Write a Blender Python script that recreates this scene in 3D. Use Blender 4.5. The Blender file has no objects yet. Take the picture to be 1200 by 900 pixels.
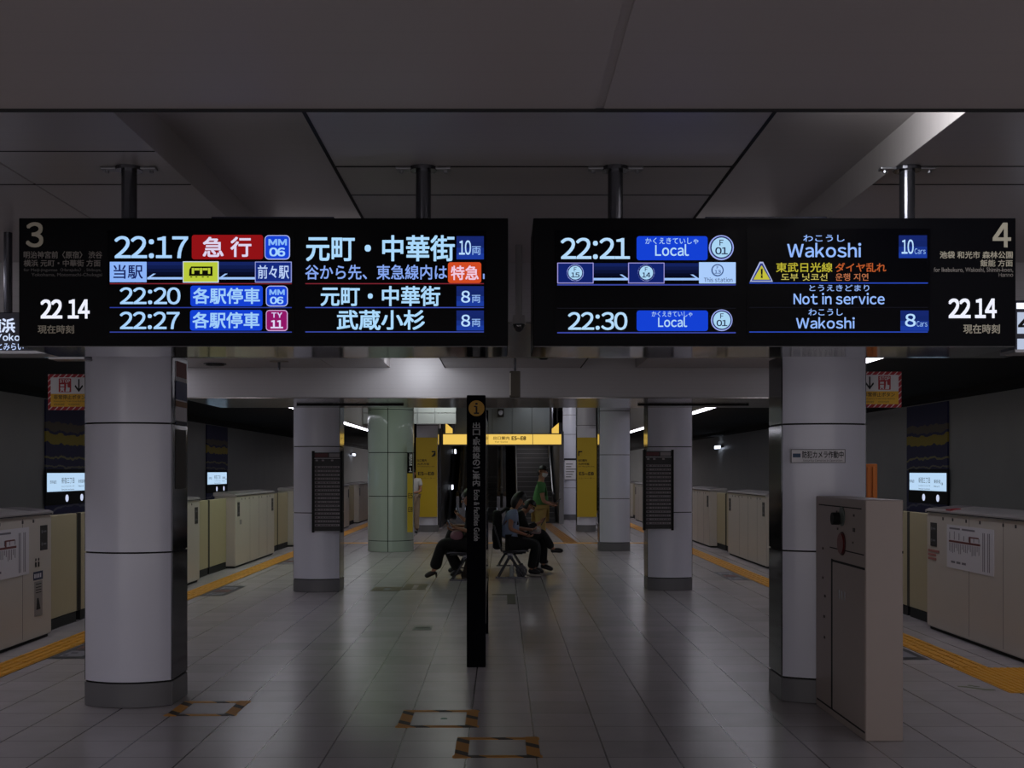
import bpy, bmesh, math, random
from mathutils import Vector, Matrix
random.seed(7)
R = math.radians
SC = bpy.context.scene
COL = SC.collection

# ------------------------------------------------------------------ camera
F = 1368.0            # focal length in pixels of the 1200x900 frame
VX, VY = 588.5, 552.0  # vanishing point of the platform
EYE = 1.626
cam_d = bpy.data.cameras.new('camera')
cam = bpy.data.objects.new('camera', cam_d)
COL.objects.link(cam)
cam_d.sensor_fit = 'HORIZONTAL'
cam_d.sensor_width = 36
cam_d.lens = F / 1200 * 36
cam_d.shift_x = (600 - VX) / 1200
cam_d.shift_y = (VY - 450) / 1200
cam_d.clip_start = 0.05
cam_d.clip_end = 300
cam.location = (0, 0, EYE)
cam.rotation_euler = (R(90), 0, 0)
SC.camera = cam

# ------------------------------------------------------------------ world, view
w = bpy.data.worlds.new('world')
SC.world = w
w.use_nodes = True
w.node_tree.nodes['Background'].inputs[0].default_value = (1.0, 0.94, 0.96, 1)
w.node_tree.nodes['Background'].inputs[1].default_value = 1.0
SC.view_settings.view_transform = 'Standard'
SC.view_settings.look = 'None'
SC.view_settings.gamma = 1
SC.view_settings.exposure = 0
SC.view_settings.use_curve_mapping = False
SC.cycles.sample_clamp_indirect = 1.5
LAMP = 7.0            # radiance of the platform-edge fluorescent strips
COVE_W = 3.0          # watts of one cove tube that is switched on
def light(name, loc, rot, sx, sy, watts, col=(1, 1, 1)):
    l = bpy.data.lights.new(name, 'AREA')
    l.shape = 'RECTANGLE'; l.size = sx; l.size_y = sy
    l.energy = watts; l.color = col
    o = bpy.data.objects.new(name, l)
    COL.objects.link(o)
    o.location = loc; o.rotation_euler = rot
    return o
# cove tubes and downlights; those marked fill are added only to brighten
light('cove_or_fill_light', (1.04, 3.42, 2.86), (0, R(-90), 0), .07, .9, 15, (.95, .97, 1))
light('cove_or_fill_light', (-0.95, 10.4, 2.90), (R(20), 0, 0), .25, 1.6, 4, (1, .97, 1))  # unseen fill, added to brighten the second-row pillars
light('cove_or_fill_light', (1.13, 10.4, 2.90), (R(20), 0, 0), .25, 1.6, 2.5, (1, .97, 1))  # weaker added fill on the other side, for the same pillars
light('downlight_or_fill', (0, 26.8, 4.04), (R(38), 0, 0), 1.6, .4, 26, (1, .98, .94))  # added fill that lifts the yellow exit posters
light('stair_fill_light', (.9, 39.2, 4.0), (0, 0, 0), .5, 1.6, 9, (.95, .97, 1))  # added fill to brighten the stairs and rails
light('cove_or_fill_light', (-0.95, 12.45, 2.86), (R(55), 0, 0), .34, .5, 7.0, (.9, .93, 1))
light('cove_or_fill_light', (-0.95, -0.8, 2.40), (0, 0, 0), .25, 2.4, 4, (1, .96, .96))  # added fill behind the camera, under the low soffit
light('cove_or_fill_light', (1.13, -0.8, 2.40), (0, 0, 0), .25, 2.4, 4, (1, .96, .96))  # its twin, also an added fill out of view
light('downlight_or_fill', (-2.3, 19.2, 4.04), (0, R(22), 0), .4, 2.4, 30, (.74, 1.0, .64))
light('downlight_or_fill', (-0.7, 21.5, 4.04), (0, 0, 0), 1.2, 2.4, 16, (.92, 1.0, .93))
light('downlight_or_fill', (-1.5, 29.5, 4.0), (R(25), 0, 0), .8, .3, 16, (.95, 1, .97))
light('downlight_or_fill', (-4.0, 28.5, 3.40), (R(35), 0, 0), .8, .3, 18, (.92, .93, 1))
light('downlight_or_fill', (2.0, 36.9, 4.0), (R(25), 0, 0), .8, .3, 22, (.92, .93, 1))

# ------------------------------------------------------------------ materials
def lin(c):
    return c / 12.92 if c <= .04045 else ((c + .055) / 1.055) ** 2.4
def hexc(h):
    h = h.lstrip('#')
    return tuple(lin(int(h[i:i + 2], 16) / 255) for i in (0, 2, 4)) + (1,)
_M = {}
def mat(name, col, rough=.5, metal=0, coat=0, spec=.5, noise=0, nscale=6.0, bump=0, bscale=40.0):
    if name in _M: return _M[name]
    m = bpy.data.materials.new(name); m.use_nodes = True
    nt = m.node_tree; b = nt.nodes['Principled BSDF']
    c = hexc(col) if isinstance(col, str) else tuple(col) + (1,)
    b.inputs['Base Color'].default_value = c
    b.inputs['Roughness'].default_value = rough
    b.inputs['Metallic'].default_value = metal
    b.inputs['Coat Weight'].default_value = coat
    b.inputs['Coat Roughness'].default_value = .04
    b.inputs['Specular IOR Level'].default_value = spec
    if noise:
        tc = nt.nodes.new('ShaderNodeTexCoord')
        n = nt.nodes.new('ShaderNodeTexNoise'); n.inputs['Scale'].default_value = nscale
        n.inputs['Detail'].default_value = 5
        nt.links.new(tc.outputs['Object'], n.inputs['Vector'])
        mr = nt.nodes.new('ShaderNodeMapRange')
        mr.inputs[3].default_value = 1 - noise; mr.inputs[4].default_value = 1 + noise
        nt.links.new(n.outputs['Fac'], mr.inputs[0])
        mx = nt.nodes.new('ShaderNodeVectorMath'); mx.operation = 'SCALE'
        mx.inputs[0].default_value = c[:3]
        nt.links.new(mr.outputs[0], mx.inputs['Scale'])
        nt.links.new(mx.outputs[0], b.inputs['Base Color'])
    if bump:
        tc = nt.nodes.new('ShaderNodeTexCoord')
        n = nt.nodes.new('ShaderNodeTexNoise'); n.inputs['Scale'].default_value = bscale
        nt.links.new(tc.outputs['Object'], n.inputs['Vector'])
        bp = nt.nodes.new('ShaderNodeBump'); bp.inputs['Strength'].default_value = bump
        bp.inputs['Distance'].default_value = .01
        nt.links.new(n.outputs['Fac'], bp.inputs['Height'])
        nt.links.new(bp.outputs[0], b.inputs['Normal'])
    _M[name] = m
    return m
def emit(col, s=1.0):
    name = 'glow_%s_%g' % (col.lstrip('#'), s)
    if name in _M: return _M[name]
    m = bpy.data.materials.new(name); m.use_nodes = True
    nt = m.node_tree
    nt.nodes.remove(nt.nodes['Principled BSDF'])
    e = nt.nodes.new('ShaderNodeEmission')
    e.inputs[0].default_value = hexc(col); e.inputs[1].default_value = s
    nt.links.new(e.outputs[0], nt.nodes['Material Output'].inputs[0])
    m.cycles.emission_sampling = 'NONE' if s < 1.5 else 'AUTO'
    _M[name] = m
    return m
def nodes_of(m): return m.node_tree.nodes, m.node_tree.links
def math_node(nt, op, a, b=None):
    n = nt.nodes.new('ShaderNodeMath'); n.operation = op
    for i, v in enumerate((a, b)):
        if v is None: continue
        if isinstance(v, (int, float)): n.inputs[i].default_value = v
        else: nt.links.new(v, n.inputs[i])
    return n.outputs[0]

def floor_material():
    m = mat('floor_tiles', '#a39e9c', .25, spec=.6)
    nt = m.node_tree; b = nt.nodes['Principled BSDF']
    tc = nt.nodes.new('ShaderNodeTexCoord'); sp = nt.nodes.new('ShaderNodeSeparateXYZ')
    nt.links.new(tc.outputs['Object'], sp.inputs[0])
    u = math_node(nt, 'DIVIDE', math_node(nt, 'ADD', sp.outputs[0], 40 - .194), .4)
    v = math_node(nt, 'DIVIDE', math_node(nt, 'ADD', sp.outputs[1], 40 - 6.629), .4)
    fu = math_node(nt, 'FRACT', u); fv = math_node(nt, 'FRACT', v)
    du = math_node(nt, 'ABSOLUTE', math_node(nt, 'SUBTRACT', fu, .5))
    dv = math_node(nt, 'ABSOLUTE', math_node(nt, 'SUBTRACT', fv, .5))
    lu = math_node(nt, 'GREATER_THAN', du, .5 - .013)
    lv = math_node(nt, 'GREATER_THAN', dv, .5 - .014)
    cu = nt.nodes.new('ShaderNodeCombineXYZ')
    nt.links.new(math_node(nt, 'FLOOR', u), cu.inputs[0]); nt.links.new(math_node(nt, 'FLOOR', v), cu.inputs[1])
    wn = nt.nodes.new('ShaderNodeTexWhiteNoise'); wn.noise_dimensions = '2D'
    nt.links.new(cu.outputs[0], wn.inputs['Vector'])
    ns = nt.nodes.new('ShaderNodeTexNoise'); ns.inputs['Scale'].default_value = 3.5; ns.inputs['Detail'].default_value = 8
    nt.links.new(tc.outputs['Object'], ns.inputs['Vector'])
    val = math_node(nt, 'ADD', math_node(nt, 'MULTIPLY', math_node(nt, 'POWER', wn.outputs['Value'], 4), -.13), 1.0)
    val = math_node(nt, 'MULTIPLY', val, math_node(nt, 'ADD', math_node(nt, 'MULTIPLY', ns.outputs['Fac'], .24), .88))
    val = math_node(nt, 'MULTIPLY', val, math_node(nt, 'SUBTRACT', 1, math_node(nt, 'MULTIPLY', lu, .72)))
    val = math_node(nt, 'MULTIPLY', val, math_node(nt, 'SUBTRACT', 1, math_node(nt, 'MULTIPLY', lv, .33)))
    mx = nt.nodes.new('ShaderNodeVectorMath'); mx.operation = 'SCALE'
    mx.inputs[0].default_value = hexc('#aaa3a6')[:3]
    nt.links.new(val, mx.inputs['Scale']); nt.links.new(mx.outputs[0], b.inputs['Base Color'])
    return m

def ribbed(name, col, rough, axis=1, pitch=.1, dark=.06, metal=0, spec=.5):
    """painted metal panel with fine ribs across one axis"""
    m = mat(name, col, rough, metal, spec=spec)
    nt = m.node_tree; b = nt.nodes['Principled BSDF']
    tc = nt.nodes.new('ShaderNodeTexCoord'); sp = nt.nodes.new('ShaderNodeSeparateXYZ')
    nt.links.new(tc.outputs['Object'], sp.inputs[0])
    f = math_node(nt, 'FRACT', math_node(nt, 'DIVIDE', math_node(nt, 'ADD', sp.outputs[axis], 40), pitch))
    ln = math_node(nt, 'LESS_THAN', f, .10)
    ns = nt.nodes.new('ShaderNodeTexNoise'); ns.inputs['Scale'].default_value = 1.3
    nt.links.new(tc.outputs['Object'], ns.inputs['Vector'])
    val = math_node(nt, 'SUBTRACT', 1, math_node(nt, 'MULTIPLY', ln, dark))
    val = math_node(nt, 'MULTIPLY', val, math_node(nt, 'ADD', math_node(nt, 'MULTIPLY', ns.outputs['Fac'], .14), .93))
    mx = nt.nodes.new('ShaderNodeVectorMath'); mx.operation = 'SCALE'
    mx.inputs[0].default_value = hexc(col)[:3]
    nt.links.new(val, mx.inputs['Scale']); nt.links.new(mx.outputs[0], b.inputs['Base Color'])
    return m

def wave_panel_material():
    """dark glass panel with painted gold and grey wave lines running along it"""
    m = mat('wave_mural', '#1b1d33', .55, spec=.2)
    nt = m.node_tree; b = nt.nodes['Principled BSDF']
    tc = nt.nodes.new('ShaderNodeTexCoord'); sp = nt.nodes.new('ShaderNodeSeparateXYZ')
    nt.links.new(tc.outputs['Object'], sp.inputs[0])
    ns = nt.nodes.new('ShaderNodeTexNoise'); ns.inputs['Scale'].default_value = 1.6; ns.inputs['Detail'].default_value = 3
    nt.links.new(tc.outputs['Object'], ns.inputs['Vector'])
    z = math_node(nt, 'ADD', sp.outputs[2], math_node(nt, 'MULTIPLY', math_node(nt, 'SUBTRACT', ns.outputs['Fac'], .5), .34))
    base = hexc('#34365c')
    prev = None
    for zc, hw, col in ((2.22, .085, '#a8943a'), (2.42, .07, '#6a5f52'), (1.86, .022, '#8d8862'), (1.68, .018, '#7d7a70'), (.95, .02, '#6a6a7c')):
        k = math_node(nt, 'LESS_THAN', math_node(nt, 'ABSOLUTE', math_node(nt, 'SUBTRACT', z, zc)), hw)
        mx = nt.nodes.new('ShaderNodeMix'); mx.data_type = 'RGBA'
        nt.links.new(k, mx.inputs[0])
        if prev is None: mx.inputs[6].default_value = base
        else: nt.links.new(prev, mx.inputs[6])
        mx.inputs[7].default_value = hexc(col)
        prev = mx.outputs[2]
    nt.links.new(prev, b.inputs['Base Color'])
    return m

def hazard_material(name, ca, cb, pitch, ratio, rough=.6):
    m = mat(name, ca, rough)
    nt = m.node_tree; b = nt.nodes['Principled BSDF']
    tc = nt.nodes.new('ShaderNodeTexCoord'); sp = nt.nodes.new('ShaderNodeSeparateXYZ')
    nt.links.new(tc.outputs['Object'], sp.inputs[0])
    s = math_node(nt, 'ADD', math_node(nt, 'SUBTRACT', sp.outputs[0], sp.outputs[2]), math_node(nt, 'MULTIPLY', sp.outputs[1], 1.0))
    f = math_node(nt, 'FRACT', math_node(nt, 'DIVIDE', math_node(nt, 'ADD', s, 40), pitch))
    k = math_node(nt, 'LESS_THAN', f, ratio)
    mx = nt.nodes.new('ShaderNodeMix'); mx.data_type = 'RGBA'
    nt.links.new(k, mx.inputs[0]); mx.inputs[6].default_value = hexc(ca); mx.inputs[7].default_value = hexc(cb)
    nt.links.new(mx.outputs[2], b.inputs['Base Color'])
    return m

M_FLOOR = floor_material()
M_CEIL = ribbed('ceiling_metal', '#a39d9c', .34, 1, .09, .05)
M_FASCIA = ribbed('fascia_metal', '#aaa6a8', .38, 2, .045, .06)
M_SOFFIT = mat('soffit_metal', '#8f8b89', .16, .75)
M_SOFFIT0 = ribbed('soffit_paint', '#a39c9b', .42, 1, .11, .03)
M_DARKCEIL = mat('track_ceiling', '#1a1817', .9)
M_WALL = mat('track_wall', '#8d8d8c', .45, noise=.12, nscale=1.2)
M_BED = mat('track_bed', '#141312', .9, noise=.3, nscale=8)
M_JOINT = mat('black_gap', '#08080a', .8)
M_WHITE = mat('white_enamel', '#d2d2df', .30, coat=.2, noise=.03, nscale=2)
M_PLINTH = mat('grey_plinth', '#6b6a6d', .4, noise=.05)
M_MIRROR = mat('dark_mirror', '#3b3c40', .09, .9)
M_STEEL = mat('brushed_steel', '#8c8c90', .3, .9)
M_BLACK = mat('sign_black', '#040408', .5, spec=.08)
M_LCD = mat('lcd_glass', '#020206', .3, spec=.08)
M_PRINT = mat('sign_print', '#a8a190', .6)
M_PRINT2 = mat('sign_print_small', '#706a66', .6)
M_PRINT3 = mat('sign_print_faint', '#4a4747', .6)
M_POST = mat('post_metal', '#56565c', .22, .85)
M_GATE = mat('gate_beige', '#c4bcb2', .35, noise=.04, nscale=3)
M_GATETOP = mat('gate_top', '#aaa5a4', .3, .35)
M_LEAF = mat('gate_leaf', '#b0a583', .4, noise=.04)
M_YELLOW = mat('tactile_yellow', '#d2930a', .55, noise=.1, nscale=9)
M_CABINET = mat('cabinet_beige', '#9e9089', .42, noise=.03)
M_SKIN = mat('skin', '#a5755c', .55)
M_HAIR = mat('dark_hair', '#0d0a0a', .45)
M_CLOTH_BLACK = mat('black_cloth', '#0a0a0d', .85)
M_CLOTH_DARK = mat('charcoal_cloth', '#14141a', .85)
M_GREEN = mat('green_shirt', '#487a46', .85, bump=.4)
M_KHAKI = mat('khaki_cloth', '#ab8e54', .85, bump=.3)
M_BLUE_SHIRT = mat('pale_blue_shirt', '#8796b4', .8, bump=.3)
M_WHITE_SHIRT = mat('white_shirt', '#b9b6b4', .8, bump=.3)
M_BEIGE = mat('beige_cloth', '#98846e', .85)
M_MASK = mat('mask_white', '#cfcfd2', .8)
M_SHOE = mat('black_leather', '#08080a', .35)
M_SOLE = mat('pale_sole', '#9a958c', .7)
M_NAVY = mat('pylon_navy', '#04050b', .6, spec=.04)
M_SIGNYEL = mat('sign_yellow', '#dca81c', .5)
M_POSTER_YEL = mat('poster_yellow', '#c0a21f', .5)
M_PAPER = mat('paper', '#d6d3d8', .6)
M_INK = mat('ink', '#141418', .7)
M_RED = mat('sign_red', '#a81426', .5)
M_ORANGE = mat('orange_paint', '#c46a10', .5)

# ------------------------------------------------------------------ builders
def origin_of(o):
    v = Vector((0, 0, 0))
    while o is not None:
        v += o.location; o = o.parent
    return v
class MB:
    def __init__(self): self.bm = bmesh.new()
    def box(self, x0, x1, y0, y1, z0, z1, bev=0, seg=2):
        r = bmesh.ops.create_cube(self.bm, size=1)
        vs = r['verts']
        for v in vs:
            v.co = Vector(((x0 + x1) / 2 + v.co.x * (x1 - x0), (y0 + y1) / 2 + v.co.y * (y1 - y0), (z0 + z1) / 2 + v.co.z * (z1 - z0)))
        if bev:
            es = list({e for v in vs for e in v.link_edges})
            bmesh.ops.bevel(self.bm, geom=es, offset=bev, segments=seg, affect='EDGES', profile=.5)
        return self
    def cyl(self, p0, p1, r, seg=16, r2=None):
        p0, p1 = Vector(p0), Vector(p1); d = p1 - p0
        q = Vector((0, 0, 1)).rotation_difference(d.normalized()).to_matrix().to_4x4()
        bmesh.ops.create_cone(self.bm, cap_ends=True, segments=seg, radius1=r, radius2=r if r2 is None else r2, depth=d.length,
                              matrix=Matrix.Translation((p0 + p1) / 2) @ q)
        return self
    def tube(self, pts, r, seg=8):
        for a, b in zip(pts[:-1], pts[1:]): self.cyl(a, b, r, seg)
        return self
    def sphere(self, c, r, u=16, v=10):
        rr = r if isinstance(r, (tuple, list)) else (r, r, r)
        bmesh.ops.create_uvsphere(self.bm, u_segments=u, v_segments=v, radius=1,
                                  matrix=Matrix.Translation(c) @ Matrix.Diagonal((*rr, 1)))
        return self
    def prism(self, pts, a0, a1, axis='z'):
        """pts 2-D outline (counter-clockwise) extruded from a0 to a1 along the axis"""
        def P(p, a):
            return {'z': (p[0], p[1], a), 'y': (p[0], a, p[1]), 'x': (a, p[0], p[1])}[axis]
        n = len(pts)
        lo = [self.bm.verts.new(P(p, a0)) for p in pts]; hi = [self.bm.verts.new(P(p, a1)) for p in pts]
        fs = [self.bm.faces.new(lo), self.bm.faces.new(hi)]
        for i in range(n):
            fs.append(self.bm.faces.new((lo[i], lo[(i + 1) % n], hi[(i + 1) % n], hi[i])))
        bmesh.ops.recalc_face_normals(self.bm, faces=fs)
        return self
    def build(self, name, m, parent=None, smooth=False, local=False):
        bmesh.ops.recalc_face_normals(self.bm, faces=self.bm.faces)
        me = bpy.data.meshes.new(name)
        o = bpy.data.objects.new(name, me)
        if not local:
            if parent is not None: off = origin_of(parent)
            else:
                xs = [v.co for v in self.bm.verts]
                off = Vector(((min(c.x for c in xs) + max(c.x for c in xs)) / 2, (min(c.y for c in xs) + max(c.y for c in xs)) / 2, min(c.z for c in xs)))
                o.location = off
            bmesh.ops.translate(self.bm, verts=self.bm.verts, vec=-off)
        self.bm.to_mesh(me); self.bm.free()
        for x in (m if isinstance(m, (list, tuple)) else [m]): me.materials.append(x)
        if smooth:
            for p in me.polygons: p.use_smooth = True
            if smooth == 'auto': me.set_sharp_from_angle(angle=R(28))
        if parent is not None: o.parent = parent
        COL.objects.link(o)
        return o
def tag(o, label=None, cat=None, group=None, kind=None):
    if label: o['label'] = label
    if cat: o['category'] = cat
    if group: o['group'] = group
    if kind: o['kind'] = kind
    return o
def empty(name, loc, label=None, cat=None, group=None, kind=None):
    o = bpy.data.objects.new(name, None); COL.objects.link(o)
    o.location = loc; o.empty_display_size = .1
    return tag(o, label, cat, group, kind)
def struct(name, mb, m, label=None, cat=None, **k):
    return tag(mb.build(name, m, **k), label, cat, None, 'structure')
def copy_tree(o, parent=None):
    c = o.copy(); COL.objects.link(c)
    if parent is not None: c.parent = parent
    for ch in list(o.children): copy_tree(ch, c)
    return c
def W(px, py, Y):
    return Vector(((px - VX) * Y / F, Y, EYE - (py - VY) * Y / F))
def text_bm(s, bold=.012):
    if s and all(c in '0123456789:' or (c.isascii() and (c.isalpha() or c == ' ')) for c in s):
        return packed_bm(s, bold)
    return raw_text_bm(s, bold)
_G = {}
def glyph(ch, bold):
    k = (ch, bold)
    if k not in _G:
        g = raw_text_bm(chr(ord(ch) + 0xFEE0), bold)
        me = bpy.data.meshes.new('glyph'); g.to_mesh(me); g.free(); _G[k] = me
    g = bmesh.new(); g.from_mesh(_G[k]); return g
def packed_bm(s, bold):
    """latin letters and digits set from the wide glyphs of the gothic fallback font"""
    out = bmesh.new(); x = 0.0
    digits = all(c in '0123456789:' for c in s)
    for ch in s:
        if ch == ' ': x += .27; continue
        g = glyph(ch, bold)
        x0 = min(v.co.x for v in g.verts); x1 = max(v.co.x for v in g.verts)
        cell = (x1 - x0) + .085
        off = x - x0
        if digits:
            cell = .56 if ch != ':' else .30
            off = x + (cell - (x1 - x0)) / 2 - x0
        bmesh.ops.translate(g, verts=g.verts, vec=(off, 0, 0))
        me = bpy.data.meshes.new('glyph'); g.to_mesh(me); g.free(); out.from_mesh(me); bpy.data.meshes.remove(me)
        x += cell
    return out
def raw_text_bm(s, bold=.012):
    c = bpy.data.curves.new('lettering', 'FONT'); c.body = s; c.resolution_u = 4
    o = bpy.data.objects.new('lettering', c); COL.objects.link(o)
    bpy.context.view_layer.update()
    me = bpy.data.meshes.new_from_object(o.evaluated_get(bpy.context.evaluated_depsgraph_get()))
    bpy.data.objects.remove(o); bpy.data.curves.remove(c)
    bm = bmesh.new(); bm.from_mesh(me); 
    if s and ord(s[0]) >= 0xFF00: bold *= .7
    if bold > .001:      # heavier strokes: the glyphs overprinted with small shifts
        d = bold * 1.3
        for k, (dx, dy) in enumerate(((d, d), (-d, d), (d, -d), (-d, -d))):
            me2 = me.copy()
            for v in me2.vertices: v.co.x += dx; v.co.y += dy; v.co.z += .0006 * (k + 1)
            bm.from_mesh(me2); bpy.data.meshes.remove(me2)
    bpy.data.meshes.remove(me)
    return bm
def fit(bm, f):
    """map the ink box of a text mesh onto [0,1]x[0,1], then through f(u, v) -> xyz"""
    xs = [v.co.x for v in bm.verts]; ys = [v.co.y for v in bm.verts]
    x0, x1, y0, y1 = min(xs), max(xs), min(ys), max(ys)
    for v in bm.verts:
        z = v.co.z; v.co = Vector(f((v.co.x - x0) / max(x1 - x0, 1e-6), (v.co.y - y0) / max(y1 - y0, 1e-6))); v.co.y -= z * .15
class Face:
    """a vertical sign face looking at -Y, addressed in the pixel units it was measured in"""
    def __init__(self, Y): self.Y = Y
    def pt(self, px, py, e=0):
        p = W(px, py, self.Y); p.y -= e; return p
    def text(self, s, x0, y0, x1, y1, m, parent, name='lettering', e=.004, bold=.012):
        mb = MB(); mb.bm.free(); mb.bm = text_bm(s, bold)
        a, b = self.pt(x0, y1, e), self.pt(x1, y0, e)
        fit(mb.bm, lambda u, v: (a.x + u * (b.x - a.x), a.y, a.z + v * (b.z - a.z)))
        return mb.build(name, m, parent)
    def poly(self, mb, pts, e=.002, t=.0015):
        q = [self.pt(x, y, 0) for x, y in pts]
        q = [(p.x, p.z) for p in q]
        mb.prism(q, self.Y - e - t, self.Y - e, 'y'); return mb
    def rect(self, mb, x0, y0, x1, y1, e=.002, r=0, n=5):
        if not r: return self.poly(mb, [(x0, y1), (x1, y1), (x1, y0), (x0, y0)], e)
        pts = []
        for cx, cy, a0 in ((x1 - r, y1 - r, 0), (x0 + r, y1 - r, 90), (x0 + r, y0 + r, 180), (x1 - r, y0 + r, 270)):
            for k in range(n + 1):
                a = R(a0 + 90 * k / n); pts.append((cx + r * math.cos(a), cy + r * math.sin(a)))
        return self.poly(mb, pts, e)
    def disc(self, mb, cx, cy, r, e=.002, n=28):
        return self.poly(mb, [(cx + r * math.cos(2 * math.pi * k / n), cy + r * math.sin(2 * math.pi * k / n)) for k in range(n)], e)
    def ring(self, mb, cx, cy, r0, r1, e=.003, n=28):
        for k in range(n):
            a, b = 2 * math.pi * k / n, 2 * math.pi * (k + 1) / n
            self.poly(mb, [(cx + r0 * math.cos(a), cy + r0 * math.sin(a)), (cx + r1 * math.cos(a), cy + r1 * math.sin(a)),
                           (cx + r1 * math.cos(b), cy + r1 * math.sin(b)), (cx + r0 * math.cos(b), cy + r0 * math.sin(b))], e)
        return mb
    def frame(self, mb, x0, y0, x1, y1, wd=1.0, e=.003):
        for a in ((x0, y0, x1, y0 + wd), (x0, y1 - wd, x1, y1), (x0, y0 + wd, x0 + wd, y1 - wd), (x1 - wd, y0 + wd, x1, y1 - wd)):
            self.rect(mb, *a, e=e)
        return mb

# ------------------------------------------------------------------ the setting
Z_C = 2.786      # ceiling between the beams
Z_S = 2.45       # underside of the cross beams
Z_H = 4.1        # higher ceiling by the stairs
XL, XR = -3.62, 3.62
struct('floor', MB().box(-4.85, 4.85, -3, 62, -.25, 0), M_FLOOR, local=True)
for s, n in ((-1, 'left'), (1, 'right')):
    struct('wall_platform_edge_' + n, MB().box(min(s * 4.86, s * 4.98), max(s * 4.86, s * 4.98), -3, 62, -1.4, -.004), M_BED)
    struct('floor_track_' + n, MB().box(min(s * 4.98, s * 8.2), max(s * 4.98, s * 8.2), -3, 75, -1.6, -1.4), M_BED)
    struct('wall_track_' + n, MB().box(min(s * 8.0, s * 8.2), max(s * 8.0, s * 8.2), -3, 75, -1.4, 2.93), M_WALL)
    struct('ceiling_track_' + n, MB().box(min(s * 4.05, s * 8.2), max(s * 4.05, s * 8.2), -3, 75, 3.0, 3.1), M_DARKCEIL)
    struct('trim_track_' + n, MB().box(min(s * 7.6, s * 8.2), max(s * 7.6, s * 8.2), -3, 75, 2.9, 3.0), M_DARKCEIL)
    # valance that carries the strip lamps
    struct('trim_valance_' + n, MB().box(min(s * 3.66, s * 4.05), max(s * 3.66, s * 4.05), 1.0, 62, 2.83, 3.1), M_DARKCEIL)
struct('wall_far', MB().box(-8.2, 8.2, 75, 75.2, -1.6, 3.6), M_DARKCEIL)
# low beam over the camera, the two cross beams
struct('ceiling_near_soffit', MB().box(XL, .212, -3, 2.67, Z_S, Z_C).box(.232, XR, -3, 2.67, Z_S, Z_C), M_SOFFIT0)
struct('trim_1', MB().box(.212, .232, -3, 2.665, Z_S + .004, Z_C), M_SOFFIT0)
struct('trim_2', MB().box(XL, XR, 2.655, 2.668, Z_S - .004, Z_S + .001), M_JOINT)
struct('ceiling_beam_near', MB().box(XL, XR, 6.49, 8.41, Z_S + .004, Z_C), M_FASCIA)
struct('ceiling_beam_near_soffit', MB().box(XL, XR, 6.47, 8.43, Z_S - .008, Z_S + .003), M_SOFFIT)
struct('ceiling_beam_far', MB().box(XL, XR, 13.11, 15.03, Z_S + .004, Z_H), M_FASCIA)
struct('ceiling_beam_far_soffit', MB().box(XL, XR, 13.10, 15.05, Z_S - .008, Z_S + .003), M_SOFFIT)
# ceiling panels; the two coves between them are recessed
def ceiling_bay(y0, y1, tagname):
    c = MB()
    c.box(-.64, .88, y0, y1, Z_C, Z_C + .06)
    struct('ceiling_centre_' + tagname, c, M_CEIL)
    struct('ceiling_left_' + tagname, MB().box(XL, -1.895, y0, y1, Z_C, Z_C + .06).box(-1.885, -1.26, y0, y1, Z_C, Z_C + .06), M_CEIL)
    struct('ceiling_right_' + tagname, MB().box(1.50, XR, y0, y1, Z_C, Z_C + .06), M_CEIL)
    for x0, x1, nm in ((-1.26, -.64, 'left'), (.88, 1.50, 'right')):
        struct('ceiling_cove_%s_%s' % (nm, tagname), MB().box(x0 - .02, x1 + .02, y0, y1, Z_C + .14, Z_C + .18)
               .box(x0 - .02, x0 + .002, y0, y1, Z_C + .0005, Z_C + .16).box(x1 - .002, x1 + .02, y0, y1, Z_C + .0005, Z_C + .16), M_CEIL)
    j = MB()
    for x in (-.64, .88): j.box(x - .006, x + .006, y0, y1, Z_C - .003, Z_C + .002)
    struct('trim_cove_edge_' + tagname, j, M_JOINT)
ceiling_bay(2.67, 6.49, 'near')
ceiling_bay(8.41, 13.11, 'middle')
j = MB().box(-.64, .88, 4.44, 4.452, Z_C - .002, Z_C + .002).box(-.64, .88, 4.9, 4.906, Z_C - .002, Z_C + .002)
j.box(XL, -1.26, 4.23, 4.236, Z_C - .002, Z_C + .002).box(XL, -1.26, 4.72, 4.728, Z_C - .002, Z_C + .002)
j.box(1.5, XR, 4.44, 4.446, Z_C - .002, Z_C + .002).box(1.5, XR, 4.72, 4.728, Z_C - .002, Z_C + .002)
j.box(-.64, .88, 9.6, 9.606, Z_C - .002, Z_C + .002)
struct('trim_ceiling_joints', j, M_JOINT)
struct('ceiling_high', MB().box(XL, XR, 15.03, 48, Z_H, Z_H + .1), M_CEIL)
for s, n in ((-1, 'left'), (1, 'right')):
    struct('wall_ceiling_side_' + n, MB().box(min(s * 3.62, s * 3.66), max(s * 3.62, s * 3.66), 1.0, 48, Z_C, Z_H + .1), M_FASCIA)
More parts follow.
